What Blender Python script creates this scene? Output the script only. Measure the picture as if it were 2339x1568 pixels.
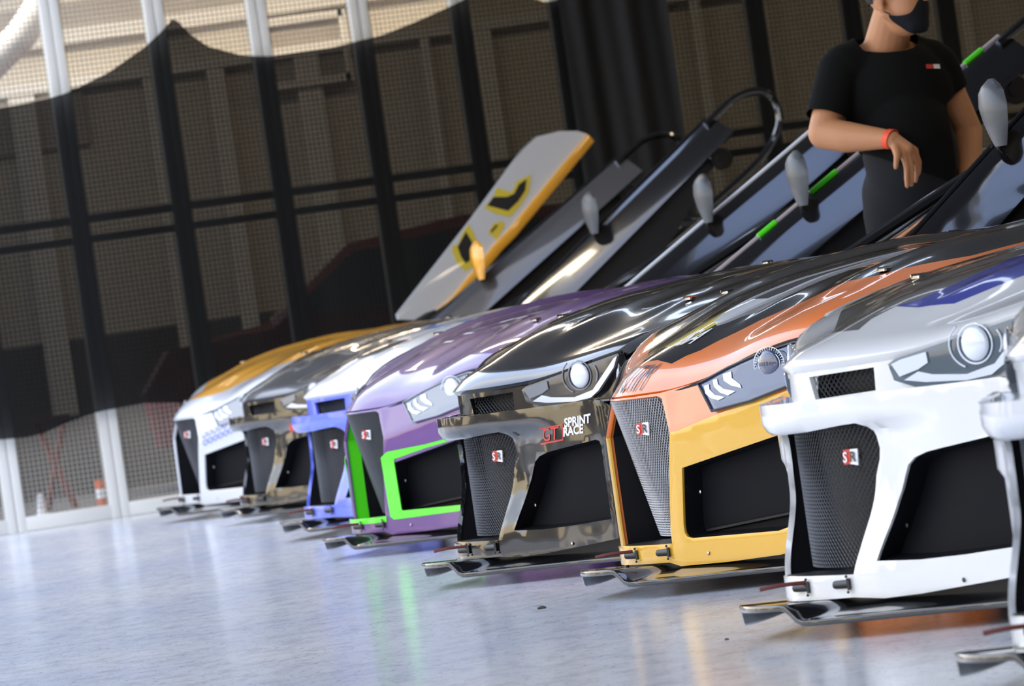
import bpy, bmesh, math, random
from math import sin, cos, pi, radians, sqrt
from mathutils import Vector, Matrix, Euler
from mathutils.geometry import delaunay_2d_cdt

for o in list(bpy.data.objects):
    bpy.data.objects.remove(o)
SC = bpy.context.scene
COL = SC.collection
random.seed(7)

# ------------------------------------------------------------------ camera
CAM_H = 0.72
FPX = 14000.0
ROLL = radians(8.1)
PITCH = math.atan(39 / 14000.0)
cam_d = bpy.data.cameras.new('camera')
cam = bpy.data.objects.new('camera', cam_d)
COL.objects.link(cam)
SC.camera = cam
_f = Vector((0, cos(PITCH), -sin(PITCH)))
_u0 = Vector((0, sin(PITCH), cos(PITCH)))
_x0 = Vector((1, 0, 0))
_R = cos(ROLL) * _x0 - sin(ROLL) * _u0
_U = sin(ROLL) * _x0 + cos(ROLL) * _u0
M = Matrix.Identity(4)
for i in range(3):
    M[i][0], M[i][1], M[i][2] = _R[i], _U[i], -_f[i]
M[0][3], M[1][3], M[2][3] = 0, 0, CAM_H
cam.matrix_world = M
cam_d.sensor_width = 36.0
cam_d.lens = FPX * 36.0 / 2339.0
cam_d.clip_start = 0.1
cam_d.clip_end = 300
cam_d.dof.use_dof = True
cam_d.dof.focus_distance = 15.3
cam_d.dof.aperture_fstop = 12.0

# ------------------------------------------------------------------ world, sun, big lights, exposure
SC.view_settings.view_transform = 'Standard'
SC.view_settings.look = 'None'
SC.view_settings.gamma = 1.0
SC.view_settings.use_curve_mapping = False
SC.view_settings.exposure = 0.14

W = bpy.data.worlds.new('sky')
SC.world = W
W.use_nodes = True
nt = W.node_tree
nt.nodes.clear()
wo = nt.nodes.new('ShaderNodeOutputWorld')
wb = nt.nodes.new('ShaderNodeBackground')
tc = nt.nodes.new('ShaderNodeTexCoord')
sx = nt.nodes.new('ShaderNodeSeparateXYZ')
cr = nt.nodes.new('ShaderNodeValToRGB')
e = cr.color_ramp.elements
e[0].position = 0.0
e[0].color = (0.80, 0.80, 0.80, 1)
e[1].position = 1.0
e[1].color = (0.42, 0.57, 1.0, 1)
n = e.new(0.12); n.color = (0.92, 0.95, 1.0, 1)
n = e.new(0.4); n.color = (0.64, 0.77, 1.0, 1)
nz = nt.nodes.new('ShaderNodeTexNoise')
nz.inputs['Scale'].default_value = 3.0
nz.inputs['Detail'].default_value = 5.0
crn = nt.nodes.new('ShaderNodeValToRGB')
crn.color_ramp.elements[0].position = 0.48
crn.color_ramp.elements[0].color = (0, 0, 0, 1)
crn.color_ramp.elements[1].position = 0.66
crn.color_ramp.elements[1].color = (1, 1, 1, 1)
mixc = nt.nodes.new('ShaderNodeMix')
mixc.data_type = 'RGBA'
nt.links.new(tc.outputs['Generated'], sx.inputs[0])
nt.links.new(sx.outputs['Z'], cr.inputs[0])
nt.links.new(tc.outputs['Generated'], nz.inputs['Vector'])
nt.links.new(nz.outputs['Fac'], crn.inputs[0])
nt.links.new(crn.outputs[0], mixc.inputs['Factor'])
nt.links.new(cr.outputs[0], mixc.inputs['A'])
mixc.inputs['B'].default_value = (1, 1, 1, 1)
nt.links.new(mixc.outputs['Result'], wb.inputs[0])
wb.inputs[1].default_value = 3.0
nt.links.new(wb.outputs[0], wo.inputs[0])


SUN = bpy.data.lights.new('sun', 'SUN')
SUN.energy = 11.0
SUN.angle = radians(0.53)
SUN.color = (1.0, 0.93, 0.80)
suno = bpy.data.objects.new('sun', SUN)
COL.objects.link(suno)
suno.rotation_euler = Vector((-0.86, 0.06, -0.50)).to_track_quat('-Z', 'Y').to_euler()   # from the right, over the roof


# ------------------------------------------------------------------ materials
def mat(name, col, rough=0.5, metal=0.0, coat=0.0, emit=None, estr=0.0, trans=0.0, spec=0.5, alpha=1.0):
    m = bpy.data.materials.new(name)
    m.use_nodes = True
    b = m.node_tree.nodes['Principled BSDF']
    b.inputs['Base Color'].default_value = (*col, 1)
    b.inputs['Roughness'].default_value = rough
    b.inputs['Metallic'].default_value = metal
    b.inputs['Coat Weight'].default_value = coat
    b.inputs['Coat Roughness'].default_value = 0.04
    b.inputs['Transmission Weight'].default_value = trans
    b.inputs['Specular IOR Level'].default_value = spec
    if emit:
        b.inputs['Emission Color'].default_value = (*emit, 1)
        b.inputs['Emission Strength'].default_value = estr
    return m


def paint(name, col, rough=0.35, flake=0.0):
    m = mat(name, col, rough, 0.0, 1.0)
    if flake:
        b = m.node_tree.nodes['Principled BSDF']
        b.inputs['Metallic'].default_value = flake
    return m


def wavy(m, scale=6.0, strength=0.05):
    """slight orange-peel waviness of a hand-laid panel"""
    t = m.node_tree
    b = t.nodes['Principled BSDF']
    c = t.nodes.new('ShaderNodeTexCoord')
    nz = t.nodes.new('ShaderNodeTexNoise')
    nz.inputs['Scale'].default_value = scale
    nz.inputs['Detail'].default_value = 1.0
    bp = t.nodes.new('ShaderNodeBump')
    bp.inputs['Strength'].default_value = strength
    bp.inputs['Distance'].default_value = 0.05
    t.links.new(c.outputs['Object'], nz.inputs['Vector'])
    t.links.new(nz.outputs['Fac'], bp.inputs['Height'])
    t.links.new(bp.outputs[0], b.inputs['Normal'])
    t.links.new(bp.outputs[0], b.inputs['Coat Normal'])
    return m


P = {}
P['white'] = paint('white_paint', (0.80, 0.80, 0.80))
P['silver'] = paint('silver_white_paint', (0.62, 0.64, 0.68))
P['orange'] = paint('orange_paint', (0.84, 0.20, 0.02))
P['gold'] = wavy(paint('gold_yellow_paint', (0.76, 0.42, 0.035), .3), 5, .1)
P['yellow'] = paint('yellow_paint', (0.75, 0.60, 0.06))
P['amber'] = paint('amber_paint', (0.85, 0.40, 0.03))
P['black'] = wavy(paint('gloss_black_paint', (0.006, 0.006, 0.007), 0.12), 6, .14)
P['black_flat'] = paint('black_paint', (0.008, 0.008, 0.009), 0.15)
P['purple'] = paint('purple_paint', (0.12, 0.032, 0.215))
P['blue'] = paint('blue_paint', (0.13, 0.19, 0.80))
P['royal'] = paint('royal_blue_paint', (0.015, 0.03, 0.36))
P['sky_blue'] = paint('light_blue_paint', (0.06, 0.28, 0.85))
P['charcoal'] = paint('charcoal_paint', (0.055, 0.055, 0.06), 0.25)
P['grey'] = paint('warm_grey_paint', (0.14, 0.13, 0.115), 0.25)
P['lime'] = paint('lime_paint', (0.10, 0.86, 0.01), 0.4)
P['chrome_black'] = wavy(paint('black_chrome_paint', (0.05, 0.048, 0.045), 0.12, 0.6), 9, 0.05)
DUCT = mat('duct_black', (0.007, 0.007, 0.009), 0.4, spec=.3)
CARBON = mat('gloss_carbon', (0.010, 0.010, 0.011), 0.14, 0.0, 1.0)
MATTE = mat('matte_black', (0.009, 0.009, 0.010), 0.75)
MESHW = mat('mesh_wire', (0.07, 0.07, 0.073), 0.35, 0.6)
MESHS = mat('mesh_steel', (0.42, 0.41, 0.40), 0.3, 0.85)
CHROME = mat('chrome', (0.75, 0.75, 0.76), 0.12, 1.0)
ALU = mat('aluminium', (0.55, 0.55, 0.56), 0.35, 0.9)
RUBBER = mat('tyre_rubber', (0.015, 0.015, 0.016), 0.7)
RED = mat('red_vinyl', (0.62, 0.045, 0.03), 0.4)
WHITEV = mat('white_vinyl', (0.86, 0.86, 0.88), 0.4)
BLACKV = mat('black_vinyl', (0.02, 0.02, 0.022), 0.4)
STRAP = mat('red_strap', (0.15, 0.03, 0.02), 0.6)
GLASS_D = mat('tinted_glass', (0.012, 0.012, 0.014), 0.05, 0.0, 1.0)
LAMP_D = mat('lamp_housing', (0.035, 0.038, 0.045), 0.2, 0.0, 0.5)
LAMP_B = mat('lamp_housing_blue', (0.05, 0.065, 0.13), 0.10, 0.0, 1.0)
LAMP_G = mat('lamp_grey', (0.22, 0.24, 0.28), 0.2, 0.2, .6)
LAMP_W = mat('lamp_white', (0.75, 0.80, 0.88), 0.08, 0.0, 1.0)


# ------------------------------------------------------------------ mesh helpers
class MB:
    def __init__(s):
        s.v = []; s.f = []; s.m = []

    def add(s, vs, fs, mi=0):
        o = len(s.v)
        s.v += [tuple(v) for v in vs]
        s.f += [tuple(i + o for i in f) for f in fs]
        s.m += [mi] * len(fs)
        return s

    def box(s, c, d, mi=0, rot=None):
        x, y, z = d[0] / 2, d[1] / 2, d[2] / 2
        vs = [Vector((sx_ * x, sy_ * y, sz_ * z)) for sx_ in (-1, 1) for sy_ in (-1, 1) for sz_ in (-1, 1)]
        if rot is not None:
            vs = [rot @ v for v in vs]
        vs = [v + Vector(c) for v in vs]
        return s.add(vs, [(0, 1, 3, 2), (4, 6, 7, 5), (0, 4, 5, 1), (2, 3, 7, 6), (0, 2, 6, 4), (1, 5, 7, 3)], mi)

    def tube(s, path, r, n=10, mi=0, cap=True, closed=False, flat=1.0):
        path = [Vector(p) for p in path]
        k = len(path)
        rs = r if isinstance(r, (list, tuple)) else [r] * k
        vs = []; fs = []
        ref = None
        for i, p in enumerate(path):
            a = path[(i - 1) % k] if (closed or i > 0) else p
            b = path[(i + 1) % k] if (closed or i < k - 1) else p
            t = (b - a).normalized()
            if ref is None:
                ref = Vector((0, 0, 1)) if abs(t.z) < 0.9 else Vector((1, 0, 0))
            x = (ref - t * ref.dot(t)).normalized()
            y = t.cross(x)
            ref = x
            for j in range(n):
                an = 2 * pi * j / n
                vs.append(p + x * cos(an) * rs[i] + y * sin(an) * rs[i] * flat)
        for i in range(k if closed else k - 1):
            for j in range(n):
                a = i * n + j; b = i * n + (j + 1) % n
                c = ((i + 1) % k) * n + (j + 1) % n; d = ((i + 1) % k) * n + j
                fs.append((a, b, c, d))
        if cap and not closed:
            fs.append(tuple(range(n - 1, -1, -1)))
            fs.append(tuple(range((k - 1) * n, k * n)))
        return s.add(vs, fs, mi)

    def loft(s, rings, mi=0, cap=True):
        n = len(rings[0]); vs = []; fs = []
        for r in rings:
            vs += r
        for i in range(len(rings) - 1):
            for j in range(n):
                fs.append((i * n + j, i * n + (j + 1) % n, (i + 1) * n + (j + 1) % n, (i + 1) * n + j))
        if cap:
            fs.append(tuple(range(n - 1, -1, -1)))
            fs.append(tuple(range((len(rings) - 1) * n, len(rings) * n)))
        return s.add(vs, fs, mi)

    def grid(s, fn, nu, nv, mi=0):
        vs = [fn(i / nu, j / nv) for i in range(nu + 1) for j in range(nv + 1)]
        fs = [(i * (nv + 1) + j, (i + 1) * (nv + 1) + j, (i + 1) * (nv + 1) + j + 1, i * (nv + 1) + j + 1)
              for i in range(nu) for j in range(nv)]
        return s.add(vs, fs, mi)

    def strip(s, A, B, mi=0, closed=True):
        k = len(A)
        fs = [(i, (i + 1) % k, k + (i + 1) % k, k + i) for i in range(k if closed else k - 1)]
        return s.add(list(A) + list(B), fs, mi)

    def ball(s, c, r, nu=16, nv=10, mi=0, sc=(1, 1, 1), rot=None):
        vs = []; fs = []
        for i in range(nv + 1):
            t = pi * i / nv
            for j in range(nu):
                p = 2 * pi * j / nu
                v = Vector((sin(t) * cos(p) * r * sc[0], sin(t) * sin(p) * r * sc[1], cos(t) * r * sc[2]))
                if rot is not None:
                    v = rot @ v
                vs.append(v + Vector(c))
        for i in range(nv):
            for j in range(nu):
                fs.append((i * nu + j, (i + 1) * nu + j, (i + 1) * nu + (j + 1) % nu, i * nu + (j + 1) % nu))
        return s.add(vs, fs, mi)


def dg_mesh(o):
    dg = bpy.context.evaluated_depsgraph_get()
    return bpy.data.meshes.new_from_object(o.evaluated_get(dg), depsgraph=dg)


MESH_YS = 1.0


def obj(name, mb, mats, parent=None, solid=0.0, offset=-1.0, bevel=0.0, smooth=38, outward=None, fixn=True):
    me = bpy.data.meshes.new(name)
    me.from_pydata(mb.v if MESH_YS == 1.0 else [(v[0], v[1] * MESH_YS, v[2]) for v in mb.v], [], mb.f)
    mats = mats if isinstance(mats, (list, tuple)) else [mats]
    for m in mats:
        me.materials.append(m)
    me.polygons.foreach_set('material_index', mb.m)
    bm = bmesh.new()
    bm.from_mesh(me)
    bmesh.ops.remove_doubles(bm, verts=bm.verts, dist=1e-5)
    if fixn:
        bmesh.ops.recalc_face_normals(bm, faces=bm.faces)
    if outward is not None:
        s = sum((f.normal.dot(outward) * f.calc_area() for f in bm.faces), 0.0)
        if s < 0:
            bmesh.ops.reverse_faces(bm, faces=bm.faces)
    bm.to_mesh(me)
    bm.free()
    o = bpy.data.objects.new(name, me)
    COL.objects.link(o)
    if parent:
        o.parent = parent
    if solid or bevel:
        if solid:
            md = o.modifiers.new('s', 'SOLIDIFY')
            md.thickness = solid; md.offset = offset
        if bevel:
            md = o.modifiers.new('b', 'BEVEL')
            md.width = bevel; md.segments = 2; md.limit_method = 'ANGLE'; md.angle_limit = radians(50)
        me2 = dg_mesh(o)
        o.modifiers.clear()
        o.data = me2
        bpy.data.meshes.remove(me)
        me = me2
        me.name = name
    if smooth:
        me.polygons.foreach_set('use_smooth', [True] * len(me.polygons))
        me.set_sharp_from_angle(angle=radians(smooth))
    return o


def share(name, src, parent, mats=None):
    o = src.copy()
    o.name = name
    COL.objects.link(o)
    o.parent = parent
    return o


def empty(name, loc, rz=0.0):
    o = bpy.data.objects.new(name, None)
    COL.objects.link(o)
    o.location = loc
    o.rotation_euler = (0, 0, rz)
    o.empty_display_size = 0.2
    return o


def tag(o, label, cat, group=None, kind=None):
    o['label'] = label
    o['category'] = cat
    if group:
        o['group'] = group
    if kind:
        o['kind'] = kind
    return o


def struct(o):
    o['kind'] = 'structure'
    return o


def inpoly(x, y, poly):
    c = False
    j = len(poly) - 1
    for i in range(len(poly)):
        xi, yi = poly[i]; xj, yj = poly[j]
        if (yi > y) != (yj > y) and x < (xj - xi) * (y - yi) / (yj - yi) + xi:
            c = not c
        j = i
    return c


def resample(poly, step, closed=True):
    out = []
    k = len(poly)
    for i in range(k if closed else k - 1):
        a = Vector(poly[i]); b = Vector(poly[(i + 1) % k])
        n = max(1, int(math.ceil((b - a).length / step)))
        for j in range(n):
            out.append(tuple(a.lerp(b, j / n)))
    if not closed:
        out.append(tuple(poly[-1]))
    return out


def smooth_poly(poly, it=1, closed=True):
    for _ in range(it):
        q = []
        k = len(poly)
        for i in range(k):
            a = poly[i]; b = poly[(i + 1) % k]
            q.append((a[0] * .75 + b[0] * .25, a[1] * .75 + b[1] * .25))
            q.append((a[0] * .25 + b[0] * .75, a[1] * .25 + b[1] * .75))
        poly = q
    return poly


def mirror(half):
    """closed outline from its right half listed bottom-centre -> top-centre"""
    return half + [(-x, y) for x, y in reversed(half) if abs(x) > 1e-6]


def segdist(px, py, poly):
    d = 9.0
    k = len(poly)
    for i in range(k):
        ax, ay = poly[i]; bx, by = poly[(i + 1) % k]
        dx, dy = bx - ax, by - ay
        t = 0 if dx == dy == 0 else max(0, min(1, ((px - ax) * dx + (py - ay) * dy) / (dx * dx + dy * dy)))
        q = (px - ax - t * dx) ** 2 + (py - ay - t * dy) ** 2
        if q < d:
            d = q
    return sqrt(d)


def panel(surf, outer, holes=(), regions=(), step=0.03, inner=True):
    """triangulated sheet over a 2-D outline with holes, lifted by surf(u, v); regions pick material slots"""
    loops = [resample(outer, step)] + [resample(h, step) for h in holes] + [resample(r[0], step) for r in regions]
    vs = []; es = []
    for L in loops:
        o = len(vs)
        vs += L
        es += [(o + i, o + (i + 1) % len(L)) for i in range(len(L))]
    if inner:
        xs = [p[0] for p in outer]; ys = [p[1] for p in outer]
        nx = int((max(xs) - min(xs)) / step) + 1; ny = int((max(ys) - min(ys)) / step) + 1
        coarse = [outer] + list(holes) + [r[0] for r in regions]
        for i in range(nx + 1):
            for j in range(ny + 1):
                x = min(xs) + (i + .5 * (j % 2)) * step; y = min(ys) + j * step
                if not inpoly(x, y, outer) or any(inpoly(x, y, h) for h in holes):
                    continue
                if min(segdist(x, y, c) for c in coarse) > step * .4:
                    vs.append((x, y))
    r = delaunay_2d_cdt([Vector(v) for v in vs], es, [], 0, 1e-5)
    pv, pf = r[0], r[2]
    mb = MB()
    keep = []; mi = []
    for f in pf:
        cx = sum(pv[i][0] for i in f) / len(f); cy = sum(pv[i][1] for i in f) / len(f)
        if not inpoly(cx, cy, outer) or any(inpoly(cx, cy, h) for h in holes):
            continue
        m = 0
        for rp, ri in regions:
            if inpoly(cx, cy, rp):
                m = ri
        keep.append(tuple(f)); mi.append(m)
    mb.v = [tuple(surf(p[0], p[1])) for p in pv]
    mb.f = keep; mb.m = mi
    return mb


def text_mb(txt, size, fn, shear=0.0, bold=0.0, align='LEFT', width=1.0):
    """letters as a thin sheet: fn(x, y) places each point on its surface"""
    cu = bpy.data.curves.new('t', 'FONT')
    cu.body = txt; cu.size = size; cu.shear = shear; cu.offset = bold; cu.align_x = align
    cu.resolution_u = 3
    o = bpy.data.objects.new('t', cu)
    COL.objects.link(o)
    me = dg_mesh(o)
    bm = bmesh.new(); bm.from_mesh(me)
    bmesh.ops.triangulate(bm, faces=bm.faces)
    for _ in range(3):
        le = [e_ for e_ in bm.edges if e_.calc_length() > size * .16]
        if le:
            bmesh.ops.subdivide_edges(bm, edges=le, cuts=1)
            bmesh.ops.triangulate(bm, faces=[f for f in bm.faces if len(f.verts) > 3])
    bm.to_mesh(me); bm.free()
    mb = MB()
    mb.v = [tuple(fn(v.co.x * width, v.co.y)) for v in me.vertices]
    mb.f = [tuple(p.vertices) for p in me.polygons]
    mb.m = [0] * len(mb.f)
    bpy.data.objects.remove(o)
    bpy.data.curves.remove(cu)
    bpy.data.meshes.remove(me)
    return mb


def interp(x, X, Y):
    if x <= X[0]:
        return Y[0]
    for i in range(len(X) - 1):
        if x <= X[i + 1]:
            return Y[i] + (Y[i + 1] - Y[i]) * (x - X[i]) / (X[i + 1] - X[i])
    return Y[-1]


def sstep(a, b, x):
    t = max(0.0, min(1.0, (x - a) / (b - a)))
    return t * t * (3 - 2 * t)

# ------------------------------------------------------------------ the setting
def floor_mat():
    m = mat('painted_concrete', (0.5, 0.52, 0.55), 0.25)
    t = m.node_tree
    b = t.nodes['Principled BSDF']
    c = t.nodes.new('ShaderNodeTexCoord')
    mp = t.nodes.new('ShaderNodeMapping')
    mp.inputs['Rotation'].default_value = (0, 0, radians(4))
    mp.inputs['Scale'].default_value = (2.6, 1.1, 1)
    n1 = t.nodes.new('ShaderNodeTexNoise')
    n1.inputs['Scale'].default_value = 5.0; n1.inputs['Detail'].default_value = 9.0; n1.inputs['Roughness'].default_value = 0.7
    n2 = t.nodes.new('ShaderNodeTexNoise')
    n2.inputs['Scale'].default_value = 0.5; n2.inputs['Detail'].default_value = 4.0
    n3 = t.nodes.new('ShaderNodeTexNoise')
    n3.inputs['Scale'].default_value = 26.0; n3.inputs['Detail'].default_value = 4.0
    r1 = t.nodes.new('ShaderNodeValToRGB')
    r1.color_ramp.elements[0].position = 0.30; r1.color_ramp.elements[0].color = (0.68, 0.69, 0.72, 1)
    r1.color_ramp.elements[1].position = 0.52; r1.color_ramp.elements[1].color = (0.86, 0.87, 0.89, 1)
    r2 = t.nodes.new('ShaderNodeValToRGB')
    r2.color_ramp.elements[0].position = 0.35; r2.color_ramp.elements[0].color = (0.84, 0.88, 0.96, 1)
    r2.color_ramp.elements[1].position = 0.65; r2.color_ramp.elements[1].color = (1, 1, 1, 1)
    r3 = t.nodes.new('ShaderNodeValToRGB')
    r3.color_ramp.elements[0].position = 0.30; r3.color_ramp.elements[0].color = (0.42, 0.43, 0.46, 1)
    r3.color_ramp.elements[1].position = 0.40; r3.color_ramp.elements[1].color = (1, 1, 1, 1)
    mx = t.nodes.new('ShaderNodeMix'); mx.data_type = 'RGBA'; mx.blend_type = 'MULTIPLY'; mx.inputs['Factor'].default_value = 1
    mx2 = t.nodes.new('ShaderNodeMix'); mx2.data_type = 'RGBA'; mx2.blend_type = 'MULTIPLY'; mx2.inputs['Factor'].default_value = 0.8
    t.links.new(c.outputs['Object'], mp.inputs[0])
    for q in (n1, n2, n3):
        t.links.new(mp.outputs[0], q.inputs['Vector'])
    t.links.new(n1.outputs['Fac'], r1.inputs[0])
    t.links.new(n2.outputs['Fac'], r2.inputs[0])
    t.links.new(n3.outputs['Fac'], r3.inputs[0])
    t.links.new(r1.outputs[0], mx.inputs['A']); t.links.new(r2.outputs[0], mx.inputs['B'])
    t.links.new(mx.outputs['Result'], mx2.inputs['A']); t.links.new(r3.outputs[0], mx2.inputs['B'])
    t.links.new(mx2.outputs['Result'], b.inputs['Base Color'])
    rr = t.nodes.new('ShaderNodeMapRange')
    rr.inputs['To Min'].default_value = 0.12; rr.inputs['To Max'].default_value = 0.22
    t.links.new(n1.outputs['Fac'], rr.inputs['Value'])
    t.links.new(rr.outputs[0], b.inputs['Roughness'])
    bp = t.nodes.new('ShaderNodeBump')
    bp.inputs['Strength'].default_value = 0.012; bp.inputs['Distance'].default_value = 0.01
    t.links.new(n3.outputs['Fac'], bp.inputs['Height'])
    t.links.new(bp.outputs[0], b.inputs['Normal'])
    return m


struct(obj('floor', MB().box((0, 15, -0.05), (90, 110, 0.1)), floor_mat(), smooth=0))

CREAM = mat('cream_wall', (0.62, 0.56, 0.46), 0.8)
CREAM_D = mat('shaded_cream_panel', (0.40, 0.35, 0.29), 0.8)  # cream darkened in the colour itself to look shaded
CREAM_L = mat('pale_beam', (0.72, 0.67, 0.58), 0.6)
GREYB = mat('dark_grey_base', (0.06, 0.055, 0.05), 0.8)
CEIL = mat('dark_ceiling', (0.10, 0.095, 0.085), 0.7)
FENCE_W = mat('white_powder_coat', (0.86, 0.85, 0.80), 0.35, 0, 0.3)
WIRE = mat('galvanised_wire', (0.36, 0.35, 0.32), 0.5, 0.1)

WALL_Y = 41.0
struct(obj('wall_back', MB().box((4, WALL_Y + .1, 3.0), (44, 0.2, 6.0)), CREAM, smooth=0))
struct(obj('baseboard_back', MB().box((4, WALL_Y - .03, 0.52), (44, 0.06, 1.04)), GREYB, smooth=0))
tb = MB()
tb.box((4, WALL_Y - .06, 3.05), (44, 0.12, 0.10))
tb.box((4, WALL_Y - .06, 2.74), (44, 0.10, 0.07))
struct(obj('trim_1', tb, CREAM_L, smooth=0))
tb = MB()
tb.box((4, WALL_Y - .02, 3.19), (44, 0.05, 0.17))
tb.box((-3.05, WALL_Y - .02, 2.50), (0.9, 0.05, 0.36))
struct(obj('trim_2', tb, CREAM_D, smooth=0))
wf = MB()
for cx, cz, w, h in ((-1.12, 2.95, .62, .05), (-1.12, 2.52, .62, .05), (-1.42, 2.73, .05, .48), (-.82, 2.73, .05, .48)):
    wf.box((cx, WALL_Y - .07, cz), (w, .14, h))
wo_ = struct(obj('window_1', wf, CREAM_L, smooth=0))
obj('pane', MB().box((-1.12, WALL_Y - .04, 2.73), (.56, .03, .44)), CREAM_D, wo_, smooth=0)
# vertical wall ribs seen as pale strips through the cloth
rb = MB()
for i in range(26):
    rb.box((-6 + i * .62 + .13 * sin(i * 2.3), WALL_Y - .05, 1.62), (.07 + .05 * (i % 3), .1, 2.16))
struct(obj('trim_3', rb, CREAM_L, smooth=0))

# ceiling over the parking hall, open to the left of the cars and towards the photographer
holes = [(.25, 15.1, 1.55, 16.35), (.25, 19.25, 1.05, 20.15), (.15, 22.2, .95, 23.0), (-1.05, 25.55, .40, 26.6), (-1.0, 28.0, -.35, 28.8)]
cb = panel(lambda x, y: Vector((x, y, 4.25)), [(-1.9, -6), (28, -6), (28, 44), (-3.0, 44), (-3.0, 31.5), (-1.9, 31.5)],
           [[(a, b), (c_, b), (c_, d), (a, d)] for a, b, c_, d in holes], step=4, inner=False)   # unseen openings added so the raised doors mirror the sky
struct(obj('ceiling', cb, CEIL, solid=.2, smooth=0, outward=Vector((0, 0, -1))))
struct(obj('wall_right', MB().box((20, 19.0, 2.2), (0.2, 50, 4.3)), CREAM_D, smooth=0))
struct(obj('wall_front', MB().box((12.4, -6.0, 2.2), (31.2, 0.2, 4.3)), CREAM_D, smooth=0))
# sunlit pit building across the lane, on the open side of the hall
SUNW = mat('sunlit_plaster', (0.66, 0.56, 0.38), 0.85)
lb = MB().box((-19, 10, 2.0), (0.4, 90, 4.0))
struct(obj('wall_left', lb, SUNW, smooth=0))
lb = MB()
for i in range(24):
    lb.box((-18.78, -34 + i * 3.9, .95), (.06, 2.7, 1.9))
struct(obj('trim_4', lb, GREYB, smooth=0))
ASPH = mat('asphalt', (0.10, 0.10, 0.10), 0.85)
struct(obj('floor_2', MB().box((-13.2, 10, .004), (11.2, 90, .012)), ASPH, smooth=0))
ca = Vector((cos(radians(20)), sin(radians(20)), 0))
struct(obj('floor_3', MB().box(Vector((-2.74, 32.5, .004)) + ca * 3 + Vector((-ca.y, ca.x, 0)) * 5.3, (26, 10.4, .012), rot=Matrix.Rotation(radians(20), 3, 'Z')), ASPH, smooth=0))

LAMP_E = mat('warm_tube', (1, 0.9, 0.7), 0.4, emit=(1.0, 0.74, 0.38), estr=9.0)
LAMP_C = mat('lamp_casing', (0.6, 0.6, 0.58), 0.4)


def ceiling_lamp(x, y, L, rz, z, power, label):
    r = empty('ceiling_lamp', (x, y, z), rz)
    tag(r, label, 'ceiling lamp', 'warm strip lamps under the ceiling')
    obj('lamp_casing', MB().box((0, 0, 0.03), (L + .1, .22, .06)), LAMP_C, r, smooth=0)
    obj('lamp_tube', MB().box((0, 0, -.012), (L, .14, .024)), LAMP_E, r, smooth=0)
    l = bpy.data.lights.new('lamp_light', 'AREA')
    l.shape = 'RECTANGLE'; l.size = L; l.size_y = 0.2
    l.energy = power; l.color = (1.0, 0.86, 0.66)
    lo = bpy.data.objects.new('lamp_light', l)
    COL.objects.link(lo)
    lo.parent = r
    lo.location = (0, 0, -.04)


GL = 'warm strip lamp under the dark ceiling of the parking hall'
for i, (x, y) in enumerate([(4.2, 17.0), (4.0, 22.5), (3.8, 28.0), (-1.2, 27.5), (9.0, 22.0)]):
    ceiling_lamp(x, y, 2.2, radians(-64), 4.19, 26, GL)
for i, x in enumerate((-1.5, 3.0, 7.5, 12.0)):  # unseen lamps added to light the corridor wall
    ceiling_lamp(x, 38.2, 3.2, 0, 4.19, 190, 'added warm strip lamp above the corridor behind the black cloth')

# ------------------------------------------------------------------ fence behind the cars
FS0 = Vector((-2.74, 32.5, 0))
FT = Vector((cos(radians(20)), sin(radians(20)), 0))
FN = Vector((FT.y, -FT.x, 0))
FROT = radians(20)


def fpt(s, off, z):
    return FS0 + FT * s + FN * off + Vector((0, 0, z))


PW = 0.576
fr = MB()
for sx_ in (0.027, PW - 0.027):
    fr.box((sx_, 0, 1.65), (.050, .05, 3.3))
fr.box((PW / 2, 0, .04), (PW - .10, .05, .075))
for z in (1.495, 1.605):
    fr.box((PW / 2, 0, z), (PW - .10, .04, .042))
wm = MB()
x = .065
while x < PW - .06:
    wm.box((x, 0.0, 1.65), (.0046, .0046, 3.22)); x += .0262
z = .09
while z < 3.27:
    wm.box((PW / 2, 0.004, z), (PW - .1, .0046, .0046)); z += .0262
proto = None
WORDS = {0: 'leftmost white fence panel at the left edge, its foot showing under the cloth',
         1: 'white fence panel showing mesh under the cloth, with an orange can behind it',
         2: 'white fence panel with mesh showing left of the amber and white car',
         }
ORD = ['first', 'second', 'third', 'fourth', 'fifth', 'sixth', 'seventh', 'eighth', 'ninth', 'tenth', 'eleventh']
for k in range(-1, 12):
    r = empty('fence_panel', fpt(k * PW, 0, 0), FROT)
    lab = WORDS.get(k + 1, 'white mesh fence panel behind the black cloth, %s right of the amber car nose' % ORD[max(0, k - 2)])
    tag(r, lab, 'fence', 'mesh fence panels behind the parked cars')
    if proto is None:
        a = obj('panel_frame', fr, FENCE_W, r, bevel=.004, smooth=30)
        b = obj('wire_mesh', wm, WIRE, r, smooth=0)
        proto = (a, b)
    else:
        share('panel_frame', proto[0], r)
        share('wire_mesh', proto[1], r)

hd = MB()
hd.box(fpt(4.5, -.10, 3.66), (18, .12, 1.42), rot=Matrix.Rotation(FROT, 3, 'Z'))
struct(obj('added_header', hd, CEIL, smooth=0))  # unseen header added to narrow the bright gap mirrored in the hoods

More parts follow.
